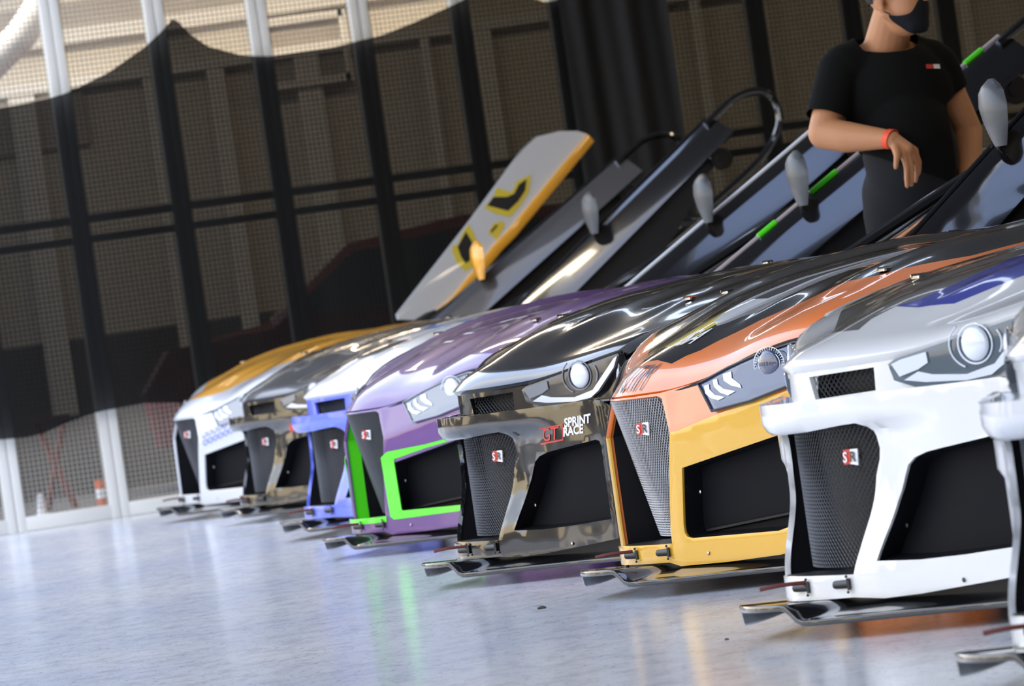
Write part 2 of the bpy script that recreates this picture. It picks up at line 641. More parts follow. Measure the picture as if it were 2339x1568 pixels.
# ------------------------------------------------------------------ black shade cloth with a scalloped edge
CL = bpy.data.materials.new('shade_cloth')
CL.use_nodes = True
t = CL.node_tree
t.nodes.clear()
ou = t.nodes.new('ShaderNodeOutputMaterial')
mxs = t.nodes.new('ShaderNodeMixShader')
tr = t.nodes.new('ShaderNodeBsdfTransparent')
df = t.nodes.new('ShaderNodeBsdfDiffuse')
df.inputs[0].default_value = (0.012, 0.012, 0.012, 1)
mxs.inputs[0].default_value = 0.93
t.links.new(tr.outputs[0], mxs.inputs[1]); t.links.new(df.outputs[0], mxs.inputs[2]); t.links.new(mxs.outputs[0], ou.inputs[0])
TOP = [(-0.6, 2.33), (-0.037, 2.254), (0.203, 2.244), (0.447, 2.259), (0.571, 2.278), (0.828, 2.361), (1.04, 2.466), (1.15, 2.54), (1.234, 2.612),
       (1.317, 2.505), (1.406, 2.434), (1.594, 2.365), (1.741, 2.343), (2.092, 2.346), (2.4, 2.382), (2.611, 2.436), (2.877, 2.514),
       (3.068, 2.605), (3.209, 2.51), (3.355, 2.449), (3.46, 2.455), (3.6, 2.52), (3.9, 2.66), (4.5, 2.75), (8, 2.8)]
HEM = [(-0.6, 0.53), (-0.053, 0.505), (0.09, 0.497), (0.189, 0.506), (0.35, .55), (0.515, 0.578), (0.761, 0.588), (0.906, 0.571), (1.1, 0.535), (1.5, .5), (2, .56), (2.6, .58), (3.2, .5), (8, .5)]


def cloth(u, v):
    s = -0.6 + 7.9 * u
    zt = interp(s, *zip(*TOP)); zb = interp(s, *zip(*HEM))
    z = zb + (zt - zb) * v
    off = .10 + .012 * sin(s * 9 + z) + .02 * sin(s * 3.1)
    return fpt(s, off, z)


c = obj('shade_cloth', MB().grid(cloth, 260, 14), CL, outward=FN)
tag(c, 'see-through black shade cloth with a scalloped top edge hung over the mesh fence', 'cloth')


def drape(u, v):
    s = 3.40 + .63 * u
    return fpt(s, .17 + .02 * sin(u * 13) + .01 * sin(u * 29 + v * 3), .42 + 2.4 * v)


c = obj('black_drape', MB().grid(drape, 50, 6), MATTE, solid=.006, outward=FN)
tag(c, 'solid black drape hanging as a vertical band over the shade cloth, behind raised car doors', 'drape')

# things behind the fence
DUCTM = mat('pale_duct_fabric', (0.62, 0.63, 0.64), 0.7)
for pts, lab in (([(-3.6, 38, 2.9), (-3.2, 38, 3.0), (-2.92, 38, 3.22), (-2.78, 38, 3.55), (-2.75, 38, 4.1)], 'pale curved fabric duct in the top left corner above the cloth'),
                 ([(-3.1, 38.5, 2.72), (-2.78, 38.5, 2.96), (-2.55, 38.5, 3.22), (-2.40, 38.5, 3.6), (-2.36, 38.5, 4.1)], 'pale curved fabric duct right of the first white post top')):
    tp = []
    for i in range(len(pts) - 1):
        for q in range(6):
            tp.append(Vector(pts[i]).lerp(Vector(pts[i + 1]), q / 6))
    tp.append(Vector(pts[-1]))
    tag(obj('fabric_duct', MB().tube(tp, .10, 16), DUCTM), lab, 'duct', 'pale fabric ducts above the cloth')

CAN = mat('orange_can', (0.75, 0.16, 0.05), 0.5)
r = empty('paint_can', (-2.52, 36.2, 0))
tag(r, 'small orange and white can standing behind the mesh near the amber and white car', 'can')
obj('can_body', MB().tube([(0, 0, 0), (0, 0, .16)], .035, 16), CAN, r)
obj('can_label', MB().tube([(0, 0, .05), (0, 0, .11)], .0365, 16), WHITEV, r)
r = empty('marker_cone', (-2.83, 35.5, 0))
tag(r, 'small white marker standing on the floor behind the fence mesh', 'marker')
obj('marker_base', MB().box((0, 0, .01), (.10, .10, .02)), WHITEV, r)
obj('marker_body', MB().tube([(0, 0, .02), (0, 0, .14)], [.03, .018], 14), WHITEV, r)
BRN = mat('brown_red_wood', (0.20, 0.07, 0.05), 0.7)
r = empty('folding_stool', (-2.80, 36.6, 0))
tag(r, 'reddish brown folding stool behind the fence mesh under the hem of the cloth', 'stool')
obj('stool_seat', MB().box((0, 0, .56), (.22, .26, .03)), BRN, r)
for sx_ in (-1, 1):
    for sy in (-1, 1):
        obj('stool_leg', MB().tube([(sx_ * .09, sy * .1, .56), (-sx_ * .09, sy * .1, 0)], .014, 8), BRN, r)

# a red hatchback parked beyond the cloth
RD = paint('dark_red_paint', (0.14, 0.02, 0.018))
TEAL = mat('teal_glass', (0.03, 0.06, 0.065), 0.08, 0, 1)
r = empty('parked_car', (-.55, 38.4, 0), radians(4))
tag(r, 'dim red hatchback with teal windows seen through the black cloth', 'car')
prof = [(-1.75, .28), (-1.8, .62), (-1.62, .86), (-.95, .95), (-.42, 1.36), (.3, 1.44), (1.15, 1.41), (1.72, 1.0), (1.85, .62), (1.82, .26)]
mb = MB()
rings = []
for y, sc in ((-.82, .94), (-.78, 1), (.78, 1), (.82, .94)):
    rings.append([Vector((px * (.985 if sc < 1 else 1), y, .3 + (pz - .3) * (sc if pz > .9 else 1))) for px, pz in prof])
mb.loft(rings)
obj('car_shell', mb, RD, r, smooth=30)
for lab, q in (('side_window', [(-.86, .97), (-.40, 1.30), (.20, 1.36), (.20, .97)]), ('side_window', [(.26, .97), (.26, 1.36), (1.05, 1.33), (1.45, 1.0)])):
    w = MB()
    w.add([(px, -.826, pz) for px, pz in q] + [(px, -.80, pz) for px, pz in q], [(0, 1, 2, 3), (7, 6, 5, 4), (0, 4, 5, 1), (1, 5, 6, 2), (2, 6, 7, 3), (3, 7, 4, 0)])
    obj(lab, w, TEAL, r, smooth=0)
for wx in (-1.1, 1.15):
    for wy in (-.74, .74):
        obj('road_wheel', MB().tube([(wx, wy - .1, .3), (wx, wy + .1, .3)], .3, 24), RUBBER, r)

# ------------------------------------------------------------------ racing cars
# local axes: x towards the nose, y towards the car's left, z up
YAW = radians(-(90 + 73))
YS = 1.143        # sideways stretch of everything built for a car


def Xf(b):
    b = abs(b)
    b *= YS
    return -.47 * (sqrt(b * b + .01) - .05) - 1.6 * max(0, b - .86) ** 2


RECESS = .06
DB = .067      # how far the lamps slide inwards for sitting that much further back
LIP = {'A': ([0, .12, .28, .60, .9], [.556, .556, .560, .612, .65]),
       'B': ([0, .17, .30, .466, .573, .70, .9], [.505, .507, .524, .574, .594, .602, .63])}
GG = {'A': ([0, .03, .1, .31, .6, .97, 1.3], [0, .028, .062, .151, .209, .237, .230]),
      'B': ([0, .02, .05, .11, .19, .39, .55, .87, 1.3], [0, .026, .052, .088, .122, .195, .231, .262, .258])}
FCV = {'A': [(-.375, .595), (-.405, .635), (-.45, .69), (-.53, .75), (-.65, .805), (-.82, .842), (-1.1, .86), (-1.4, .865)],
       'B': [(-.365, .625), (-.40, .685), (-.46, .75), (-.58, .805), (-.8, .84), (-1.1, .86), (-1.4, .865)]}


def spline(x, X, Y):
    if x <= X[0]:
        return Y[0]
    if x >= X[-1]:
        return Y[-1]
    i = max(k for k in range(len(X) - 1) if X[k] <= x)
    def slope(k):
        if k == 0: return (Y[1] - Y[0]) / (X[1] - X[0])
        if k == len(X) - 1: return (Y[-1] - Y[-2]) / (X[-1] - X[-2])
        a = (Y[k] - Y[k - 1]) / (X[k] - X[k - 1]); b = (Y[k + 1] - Y[k]) / (X[k + 1] - X[k])
        return 0 if a * b <= 0 else 2 * a * b / (a + b)
    h = X[i + 1] - X[i]; t = (x - X[i]) / h
    m0, m1 = slope(i) * h, slope(i + 1) * h
    return (2*t**3 - 3*t*t + 1) * Y[i] + (t**3 - 2*t*t + t) * m0 + (3*t*t - 2*t**3) * Y[i + 1] + (t**3 - t*t) * m1


class Style:
    def __init__(s, kind, hs=1.0):
        s.k = kind; s.hs = hs

    def al(s, b):
        b = abs(b)
        return Xf(b) - (RECESS if s.k == 'A' else .045)

    def lip(s, b):
        return spline(abs(b), *LIP[s.k])

    def hz(s, d, b):
        g = GG[s.k]
        i = spline(max(0, d), *g)
        return s.lip(b) + s.hs * i * (1 - .5 * (b / .9) ** 2)

    def hood(s, b, d):
        bulge = .012 * sstep(.10, .35, d) * (1 - sstep(.8, 1.2, d)) * (sstep(.14, .20, abs(b)) - sstep(.42, .52, abs(b)))
        return Vector((s.al(b) - d, b, s.hz(d, b) + bulge))

    def zc(s, b):
        return .40 + .2 * max(0, abs(b) - .226)

    def bump(s, b, z):
        ab = abs(b)
        if s.k == 'A':
            k = -.032 * sstep(.12, .30, z) * (1 - sstep(.405, .440, z)) * (1 - sstep(.25, .44, ab)) - .02 * sstep(.58, .62, ab)
            return Vector((Xf(b) + k, b, z))
        zc = s.zc(b)
        k = -.40 * min(max(0, z - zc), .112) - .02 * max(0, zc - z)
        return Vector((Xf(b) + k, b, z))


OPEN = {'A': [(0, .130), (.10, .127), (.182, .124), (.198, .172), (.216, .24), (.233, .317), (.246, .350), (.250, .372), (.246, .398), (.238, .418), (.225, .428), (.19, .427), (.1, .421), (0, .419)],
        'B': [(0, .130), (.10, .128), (.182, .125), (.184, .16), (.208, .305), (.227, .401), (.179, .487), (.161, .495), (.08, .496), (0, .496)]}
INTAKE = {'A': [(.238, .147), (.249, .176), (.28, .262), (.306, .312), (.318, .332), (.341, .346), (.379, .355), (.485, .367), (.553, .375), (.564, .370), (.568, .355), (.568, .277), (.567, .151), (.44, .144), (.335, .142)],
          'B': [(.247, .311), (.543, .367), (.552, .36), (.555, .20), (.548, .145), (.49, .132), (.245, .135), (.231, .139), (.225, .150), (.225, .17)]}
BOUT = {'A': [(0, .078), (.174, .078), (.246, .071), (.332, .074), (.49, .087), (.61, .098), (.625, .110), (.63, .182), (.624, .244), (.614, .338), (.609, .43), (.599, .467), (.585, .481), (.567, .486), (.504, .485), (.39, .485), (.285, .484), (.118, .484), (0, .484)]}
BOUT['B'] = [(0, .082), (.165, .080), (.198, .068), (.34, .068), (.482, .073), (.61, .085), (.63, .11), (.63, .25), (.635, .40), (.64, .50), (.65, .585), (.573, .588), (.466, .568), (.30, .518), (.17, .502), (.08, .500), (0, .500)]
HEAD = {'A': [(.337, .537), (.353, .545), (.51, .574), (.667, .603), (.672, .598), (.654, .566), (.596, .507), (.567, .489), (.504, .483), (.391, .485), (.346, .503)],
        'B': [(.296, .513), (.38, .543), (.466, .566), (.573, .584), (.648, .578), (.640, .55), (.587, .482), (.474, .456), (.361, .443)]}


def lift(S, b, z, k):
    if S.k == 'A':
        b -= DB * (1 if b > 0 else -1)
        p = Vector((Xf(b) - RECESS, b, z))
    else:
        p = S.bump(b, z)
    n = Vector((1, .42 * (1 if b > 0 else -1), 0)).normalized()
    return p + n * k


def flat_poly(mb, pts, fn, mi=0, step=.012):
    q = panel(fn, pts, step=step)
    mb.add(q.v, q.f, 0)
    for i in range(len(q.f)):
        mb.m[-1 - i] = mi


def outline_flip(poly, s):
    return [(x * s, y) for x, y in poly]


CACHE = {}
MIRR = mat('mirror_shell', (.075, .08, .085), .45, 0, .15)
INTK = mat('intake_plate', (.006, .006, .008), .6, spec=.12)


def cached(key, name, parent, build, mats=None):
    if key in CACHE:
        return share(name, CACHE[key], parent)
    o = build(parent)
    CACHE[key] = o
    return o


def lattice(S, kind):
    """diamond wire grille that bulges forward in the middle and leans back towards the floor"""
    half = OPEN[S.k]
    out = mirror([(x * 1.02 + (.004 if x > 0 else 0), y) for x, y in half])

    def m(b, z):
        if S.k == 'A':
            a = -.112 - 1.15 * b * b
        else:
            a = -.086 - .95 * b * b - .23 * (.497 - z)
        return Vector((a, b, z))
    mb = MB()
    pit = .0125 if S.k == 'A' else .0105
    k = 1.0
    zs = [p[1] for p in out]; z0, z1 = min(zs), max(zs)
    n = int(.8 / pit)
    for sg in (-1, 1):
        for i in range(-n, n):
            c = i * pit
            seg = []
            zz = z0
            runs = []
            while zz <= z1 + 1e-6:
                b = c + sg * k * (zz - z0) * .8
                if abs(b) < .31 and inpoly(b, min(zz, z1 - 1e-4) + 1e-5, out):
                    seg.append(m(b, zz))
                else:
                    if len(seg) > 1: runs.append(seg)
                    seg = []
                zz += .0105
            if len(seg) > 1: runs.append(seg)
            for r in runs:
                mb.tube(r, .00145 if S.k == 'A' else .0017, 4, cap=False)
    return mb, m


def tube_loop(fn, poly, r, step=.02, n=6):
    return MB().tube([fn(*p) for p in resample(poly, step)], r, n, closed=True)


def build_car(X, Y, kind, C, label):
    S = Style(kind, C.get('hs', 1.0))
    root = empty('race_car', (X, Y, 0), YAW)
    tag(root, label, 'racing car', 'racing cars parked in a row')
    FWD = Vector((1, 0, 0))
    # ---- front bumper
    outer = mirror(BOUT[kind])
    op = mirror(OPEN[kind])
    ins = [INTAKE[kind], outline_flip(INTAKE[kind], -1)[::-1]]
    mats = [C['bumper'], C.get('upper', C['bumper'])]
    regs = []
    if 'upper' in C:
        for s in (1, -1):
            regs.append((outline_flip([(.0, .60), (.0, .385), (.215, .385), (.228, .402), (.253, .404), (.365, .432), (.45, .452), (.608, .474), (.70, .49), (.70, .60)], s), 1))
    bp = obj('front_bumper', panel(S.bump, outer, [op] + ins, regs, .017), mats, root, solid=.012, bevel=.0035, outward=FWD)
    if kind == 'A':
        # shelf running back from the top edge of the beak
        topv = [(b, .483) for b in [x / 40 * .6 for x in range(-40, 41)]]
        A = [S.bump(b, z) + Vector((-.004, 0, 0)) for b, z in topv]
        Bk = [Vector((S.al(b) - .045, b, .474)) for b, z in topv]
        obj('bumper_shelf', MB().strip(A, Bk, closed=False), C['bumper'], bp, solid=.006)
        # nose panel behind slot and lamps
        pts = [(0, .462), (.23, .462), (.58, .455), (.612, .56), (.602, .606), (.275, .550), (.10, .546), (0, .546)]
        slot = [(.062, .483), (.216, .487), (.219, .534), (.052, .530)]

        def back(b, z):
            return Vector((S.al(b) - .012, b, z))
        nose = obj('nose_panel', panel(back, mirror(pts), [slot, outline_flip(slot, -1)[::-1]], step=.03), C.get('nose', C['bumper']), root, solid=.01, bevel=.002, outward=FWD)

        def sm(parent, side):
            mb = MB()
            for sg in (-1, 1):
                for i in range(-20, 60):
                    if True:
                        seg = []
                        for q in range(8):
                            zz = .476 + q * .009
                            b = i * .0125 + sg * (zz - .476) * .8
                            if .04 < b < .228:
                                v = back(b, zz); v.x -= .02; v.y *= side
                                seg.append(v)
                        if len(seg) > 1:
                            mb.tube(seg, .0013, 4, cap=False)
            return obj('slot_mesh', mb, MESHW, parent, smooth=0)
        for side in (1, -1):
            cached(('slotmesh', side), 'slot_mesh', nose, lambda p: sm(p, side))
        for side in (1, -1):
            sb = MB().grid(lambda u, v: back(side * (.04 + u * .18), .47 + v * .075) - Vector((.05, 0, 0)), 8, 2)
            obj('slot_backing', sb, DUCT, nose)
    # ---- ducts, grille, backing
    rim = [Vector(S.bump(b, z)) - Vector((.008, 0, 0)) for b, z in resample(op, .02)]
    d1 = [p + Vector((-C.get('edge', .012), 0, 0)) for p in rim]
    d2_ = -.24
    d2 = [p + Vector((d2_, 0, 0)) for p in rim]
    mb = MB()
    mb.strip(rim, d1, 1)
    mb.strip(d1, d2, 0)
    obj('grille_duct', mb, [DUCT, C.get('duct_edge', DUCT)], bp, smooth=30)
    wires, msurf = lattice(S, kind)
    gm = C.get('grille', MESHW)
    cached(('grille', kind, gm.name), 'grille_mesh', root, lambda p: obj('grille_mesh', wires, gm, p, smooth=0))
    obj('grille_backing', MB().grid(lambda u, v: msurf(-.31 + .62 * u, .10 + (.345 if kind == 'A' else .39) * v) + Vector((-.05, 0, 0)), 24, 8), DUCT, root, outward=FWD)
    for s in (1, -1):
        pl = resample(outline_flip(INTAKE[kind], s), .03)
        A = [S.bump(*p) - Vector((.006, 0, 0)) for p in pl]
        nin = Vector((-.9, -.42 * s, 0))
        cx = sum(p[0] for p in pl) / len(pl); cz = sum(p[1] for p in pl) / len(pl)
        Bk = [S.bump(cx + (b - cx) * .93, cz + (z - cz) * .93) + nin * .06 for b, z in pl]
        mb = MB().strip(A, Bk)
        it = obj('intake_duct', mb, DUCT, bp, smooth=30)
        plate = panel(lambda b, z: S.bump(b, z) + nin * .058, [(cx + (b - cx) * .96, cz + (z - cz) * .96) for b, z in outline_flip(INTAKE[kind], s)], step=.05)
        obj('intake_panel', plate, C.get('intake', INTK), bp, outward=FWD)
        if s > 0:
            q = MB()
            if kind == 'A':
                q.tube([S.bump(.545, .155) + nin * .05, S.bump(.548, .365) + nin * .05], .006, 6)
            else:
                q.tube([S.bump(.25, .148) + nin * .052, S.bump(.52, .172) + nin * .052], .006, 6)
                q.tube([S.bump(.52, .172) + nin * .052, S.bump(.515, .355) + nin * .052], .006, 6)
            obj('duct_seam', q, DUCT, bp)
            for b, z in ((.272, .21), (.43, .094)) if kind == 'A' else ((.255, .246), (.285, .094)):
                q = MB().ball(S.bump(b, z) + Vector((.002 if z < .1 else -.03, 0, 0)), .005, 8, 6, sc=(.5, 1, 1))
                obj('bumper_screw', q, C.get('screw', ALU), bp)
    # ---- lime edging
    if 'trim' in C:
        for s in (1, -1):
            o_ = outline_flip([(.205, .335), (.235, .352), (.40, .362), (.545, .378), (.56, .375), (.56, .125), (.22, .118), (.205, .13)], s)
            i_ = outline_flip([(.258, .318), (.262, .325), (.40, .350), (.54, .369), (.552, .365), (.552, .143), (.262, .146), (.258, .15)], s)
            w = panel(lambda b, z: S.bump(b, z) + Vector((.003, .001 * s, 0)), o_, [i_], step=.03)
            obj('lime_edging', w, C['trim'], bp, solid=.003, outward=FWD)
        o_ = [(-.186, .113), (.186, .113), (.188, .133), (-.188, .133)]
        w = panel(lambda b, z: S.bump(b, z) + Vector((.003, 0, 0)), o_, step=.03)
        obj('lime_edging', w, C['trim'], bp, solid=.003, outward=FWD)['label'] = 'bright lime edging around the air intakes'
    # ---- badge on the grille
    bb, bz = (.147, .360) if kind == 'A' else (.066, .418)
    P0 = msurf(bb, bz) + Vector((.010, .004, 0))
    ax = Vector((-.30, .95, 0)).normalized() if kind == 'A' else Vector((-.38, .93, 0)).normalized()
    up = Vector((0, 0, 1)); nn = ax.cross(up)

    def bw_(x, y, k=0.0):
        return P0 + ax * (x + .12 * y) + up * y + nn * k
    bd = empty('badge', (0, 0, 0)); bd.parent = root
    mb = MB().add([bw_(-.022, -.015), bw_(-.001, -.015), bw_(-.001, .015), bw_(-.022, .015)], [(0, 1, 2, 3)])
    obj('red_half', mb, RED, bd, solid=.003, outward=FWD, smooth=0)
    mb = MB().add([bw_(-.001, -.015), bw_(.022, -.019), bw_(.022, .015), bw_(-.001, .015)], [(0, 1, 2, 3)])
    obj('white_half', mb, WHITEV, bd, solid=.003, outward=FWD, smooth=0)
    mb = text_mb('S', .030, lambda x, y: bw_(-.0205 + x, -.0105 + y, .0032), bold=.0005)
    obj('badge_letter', mb, WHITEV, bd, smooth=0)
    mb = text_mb('R', .030, lambda x, y: bw_(.001 + x, -.0105 + y, .0032), bold=.0005)
    obj('badge_letter', mb, BLACKV, bd, smooth=0)
    # ---- hood
    half = [(0, 0), (.06, 0), (.12, 0), (.2, 0), (.32, 0), (.45, 0)]
    half += [(.60, 0), (.635, .045), (.69, .10), (.755, .18)] if kind == 'A' else [(.645, 0), (.68, .035), (.72, .075), (.765, .15)]
    half += [(.805, .26), (.84, .41), (.86, .70), (.865, .95), (.6, 1.12), (.3, 1.25), (0, 1.28)]
    # colour fields of the hood: outlines in (across, distance behind the front edge)
    hm = [C['hood']] + [r[1] for r in C.get('regions', [])]
    hr = [(r[0], i + 1) for i, r in enumerate(C.get('regions', []))]
    hood = obj('hood', panel(S.hood, mirror(half), (), hr, .035), hm, root, solid=.028 if kind == 'A' else .012, bevel=.009 if kind == 'A' else .004, smooth=45, outward=Vector((0, 0, 1)))
    for s in (1, -1):
        for d, b in ((.30, .52), (.95, .62)):
            q = MB()
            p = S.hood(s * b, d)
            q.tube([p + Vector((0, 0, .001)), p + Vector((0, 0, .007))], .016, 12)
            q.tube([p + Vector((-.018, 0, .008)), p + Vector((.018, 0, .008))], .004, 6)
            obj('hood_pin', q, CHROME, hood)
    if kind == 'B':
        # panel gap between hood and lower nose
        for s in (1, -1):
            q = MB().tube([S.hood(s * b, 0) + Vector((.001, 0, -.008)) for b in [.19 + .44 * i / 20 for i in range(21)]], [.002 + .005 * min(1, i / 6) for i in range(21)], 6)
            obj('hood_gap', q, MATTE, hood)
    if C.get('hood_extra'):
        C['hood_extra'](S, hood)
    # ---- headlights
    for s in (1, -1):
        def L(b, z, k):
            return lift(S, s * b, z, k)
        k0 = .006 if kind == 'A' else .010
        hl = obj('headlight', panel(lambda b, z: L(b, z, k0), HEAD[kind], step=.025), C.get('lamp', LAMP_D if kind == 'A' else LAMP_B), root, solid=.03, bevel=.004, outward=FWD)
        k1 = k0 + .0015
        e1 = Vector((-.42 * s, 1.0 * s, 0)).normalized() if False else (L(.55, .54, 0) - L(.50, .54, 0)).normalized()
        nn2 = Vector((.9, .42 * s, 0)).normalized()
        if kind == 'A':
            c0 = L(.537, .556, k1)
            q = MB()
            q.ball(c0, .035, 20, 12, sc=(.35, 1, 1), rot=Matrix.Rotation(radians(25 * s), 3, 'Z'))
            obj('projector_lens', q, LAMP_W, hl)
            q = MB()
            q.tube([c0 + e1 * cos(t_ * pi / 18) * .042 + Vector((0, 0, sin(t_ * pi / 18) * .040)) for t_ in range(36)], .0022, 6, closed=True)
            arc = [c0 + e1 * cos(t_) * .064 + Vector((0, 0, sin(t_) * .050)) for t_ in [pi * .72 + pi * .62 * i / 12 for i in range(13)]]
            q.tube(arc, .0022, 6)
            arc = [c0 + e1 * cos(t_) * .066 + Vector((0, 0, sin(t_) * .046)) for t_ in [-.5 + 1.0 * i / 10 for i in range(11)]]
            q.tube(arc, .0025, 6)
            obj('lens_ring', q, C.get('ring', LAMP_G), hl)
            q = MB()
            flat_poly(q, [(.372, .501), (.406, .515), (.436, .506), (.512, .498), (.575, .512), (.635, .570), (.655, .590), (.668, .597), (.652, .566), (.593, .508), (.565, .491), (.51, .486), (.42, .492)], lambda b, z: L(b, z, k1 + .003))
            obj('light_bar', q, LAMP_W, hl, solid=.003, outward=FWD)
            q = MB()
            flat_poly(q, [(.347, .536), (.369, .543), (.428, .552), (.429, .53), (.405, .519), (.362, .509)], lambda b, z: L(b, z, k1 + .002))
            obj('side_lamp', q, LAMP_G if C.get('lamp') is None else LAMP_W, hl, solid=.003, outward=FWD)
        else:
            c0 = L(.511, .540, k1)
            q = MB()
            q.ball(c0, .034, 20, 12, sc=(.35, 1, 1), rot=Matrix.Rotation(radians(25 * s), 3, 'Z'))
            obj('projector_lens', q, C.get('lens', LAMP_B), hl)
            q = MB()
            for rr in (.034, .048):
                q.tube([c0 + e1 * cos(t_ * pi / 18) * rr * 1.05 + Vector((0, 0, sin(t_ * pi / 18) * rr * .86)) + nn2 * .001 for t_ in range(36)], .0013, 5, closed=True)
            for i in range(36):
                a_ = i * pi / 18
                dv = e1 * cos(a_) * 1.05 + Vector((0, 0, sin(a_) * .86))
                q.tube([c0 + dv * .039 + nn2 * .001, c0 + dv * .048 + nn2 * .001], .0010, 4)
            obj('lens_ring', q, LAMP_W, hl)
            for poly in ([(.318, .506), (.332, .509), (.338, .496), (.36, .481), (.393, .473), (.375, .467), (.35, .474), (.328, .487)],
                         [(.342, .518), (.355, .519), (.362, .506), (.384, .493), (.423, .484), (.402, .476), (.375, .485), (.351, .501)],
                         [(.37, .529), (.395, .533), (.402, .517), (.433, .499), (.440, .490), (.405, .499), (.378, .513)]):
                q = MB()
                flat_poly(q, poly, lambda b, z: L(b, z, k1 + .001), step=.008)
                obj('light_bar', q, LAMP_W, hl, solid=.002, outward=FWD)
            q = MB()
            pl = resample(HEAD['B'], .02)
            q.tube([L(b, z, k1) for b, z in pl], .0035, 6, closed=True)
            obj('lamp_rim', q, BLACKV if C.get('rim') is None else C['rim'], hl)
    # ---- splitter
    def spl(u, v):
        b = -.80 + 1.6 * u
        ab = abs(b)
        a0 = Xf(b) + .105 - .082 * sstep(.13, .52, ab)
        z0 = .046 + .036 * (1 - sstep(.112, .158, ab))
        a1 = Xf(b) - .07
        z1 = .073
        w = sstep(0, 1, v)
        return Vector((a0 + (a1 - a0) * v, b, z0 + (z1 - z0) * (w if ab > .13 else v)))
    cached(('splitter', C.get('splitter', CARBON).name), 'splitter', root,
           lambda p: obj('splitter', MB().grid(spl, 120, 8), C.get('splitter', CARBON), p, solid=.013, bevel=.003, smooth=60, outward=Vector((0, 0, 1))))
    bs = [-.66 + 1.32 * i / 60 for i in range(61)]
    obj('splitter_skirt', MB().strip([Vector((Xf(b) - .022, b, .115)) for b in bs], [Vector((Xf(b) - .030, b, .058)) for b in bs], closed=False), DUCT, root, solid=.006, outward=FWD)
    # ---- tow strap and pin clasps on the sill
    def strap(p):
        q = MB()
        v = [Vector((-.03, .060, .116)), Vector((.02, .052, .118)), Vector((.045, .038, .116)), Vector((.070, .024, .113))]
        q.tube(v[:3] + [Vector((.058, .030, .114))], .0042, 8, flat=.6)
        return obj('tow_strap', q, STRAP, p)
    cached('strap', 'tow_strap', root, strap)
    for i, b in enumerate((.052, .160)):
        def clasp(p):
            q = MB()
            p0 = S.bump(b, .106)
            q.tube([p0 + Vector((.012, -.026, 0)), p0 + Vector((-.004, .012, 0))], [.0085, .0095], 10)
            q.box(p0 + Vector((-.001, .010, 0)), (.005, .014, .024), rot=Matrix.Rotation(radians(-25), 3, 'Z'))
            return obj('pin_clasp', q, BLACKV, p)
        c_ = cached(('clasp', kind, i), 'pin_clasp', root, clasp)
        p0 = S.bump(b, .106)
        for dz in (-.016, .016):
            cached(('claspscrew', kind, i, dz), 'clasp_screw', c_, lambda p: obj('clasp_screw', MB().ball(p0 + Vector((.003, .014, dz)), .0032, 8, 6), BLACKV, p))
    # ---- fenders with wheel arches
    for s in (1, -1):
        FCURVE = FCV[kind]
        cum = [0]
        for i in range(1, len(FCURVE)):
            cum.append(cum[-1] + (Vector(FCURVE[i]) - Vector(FCURVE[i - 1])).length)
        fa = [p[0] for p in FCURVE]; fb = [p[1] for p in FCURVE]

        def fs(t_, z):
            a = interp(t_, cum, fa); b = interp(t_, cum, fb)
            fl = -.02 * sstep(.45, .8, z)
            return Vector((a, (b + fl) * s, z))

        def ztop(t_):
            a = interp(t_, cum, fa); b = interp(t_, cum, fb)
            return S.hz(S.al(b) - a, b) + .002
        tc_ = interp(-.98, fa[::-1], cum[::-1])
        T = cum[-1]
        pl = [(0, .10), (tc_ - .33, .10)]
        pl += [(tc_ - .33 * cos(q * pi / 14), .31 + .345 * sin(q * pi / 14)) for q in range(15)]
        pl += [(tc_ + .33, .10), (T, .10)]
        zt0 = .475 if kind == 'A' else .49
        pl += [(T * (1 - i / 16), ztop(T * (1 - i / 16))) for i in range(15)] + [(T / 16, ztop(T / 16) - .03), (.0, zt0)]
        fd = obj('fender', panel(fs, pl, step=.06), C.get('fender', C['hood']), root, solid=.008, bevel=.003, outward=Vector((0, s, 0)))
        q = MB()
        wl = [fs(tc_ - .345 * cos(i * pi / 20), .31 + .36 * sin(i * pi / 20)) for i in range(21)]
        q.strip(wl, [p + Vector((0, -.26 * s, 0)) for p in wl], closed=False)
        obj('arch_liner', q, MATTE, fd)
    # ---- wheels
    def wheel(p):
        return obj('wheel', MB().tube([(0, -.13, 0), (0, -.12, 0), (0, .12, 0), (0, .13, 0)], [.285, .31, .31, .285], 32), RUBBER, p, smooth=40)

    def rim_(p):
        q = MB()
        q.tube([(0, .05, 0), (0, .125, 0)], [.20, .215], 28, cap=False)
        for i in range(10):
            a_ = i * pi / 5
            q.tube([(cos(a_) * .04, .10, sin(a_) * .04), (cos(a_) * .21, .118, sin(a_) * .21)], [.018, .012], 6)
        q.tube([(0, .07, 0), (0, .125, 0)], .04, 12)
        return obj('rim', q, ALU, p)
    for s in (1, -1):
        for a in (-.98, -3.30):
            w = cached('wheel', 'wheel', root, wheel)
            w.location = (a, s * .70, .31)
            w.rotation_euler = (0, 0, 0 if s > 0 else pi)
            cached('rim', 'rim', w, rim_)
    # ---- rear body side, deck, tail, roof and glass
    body = C.get('body', C['hood'])
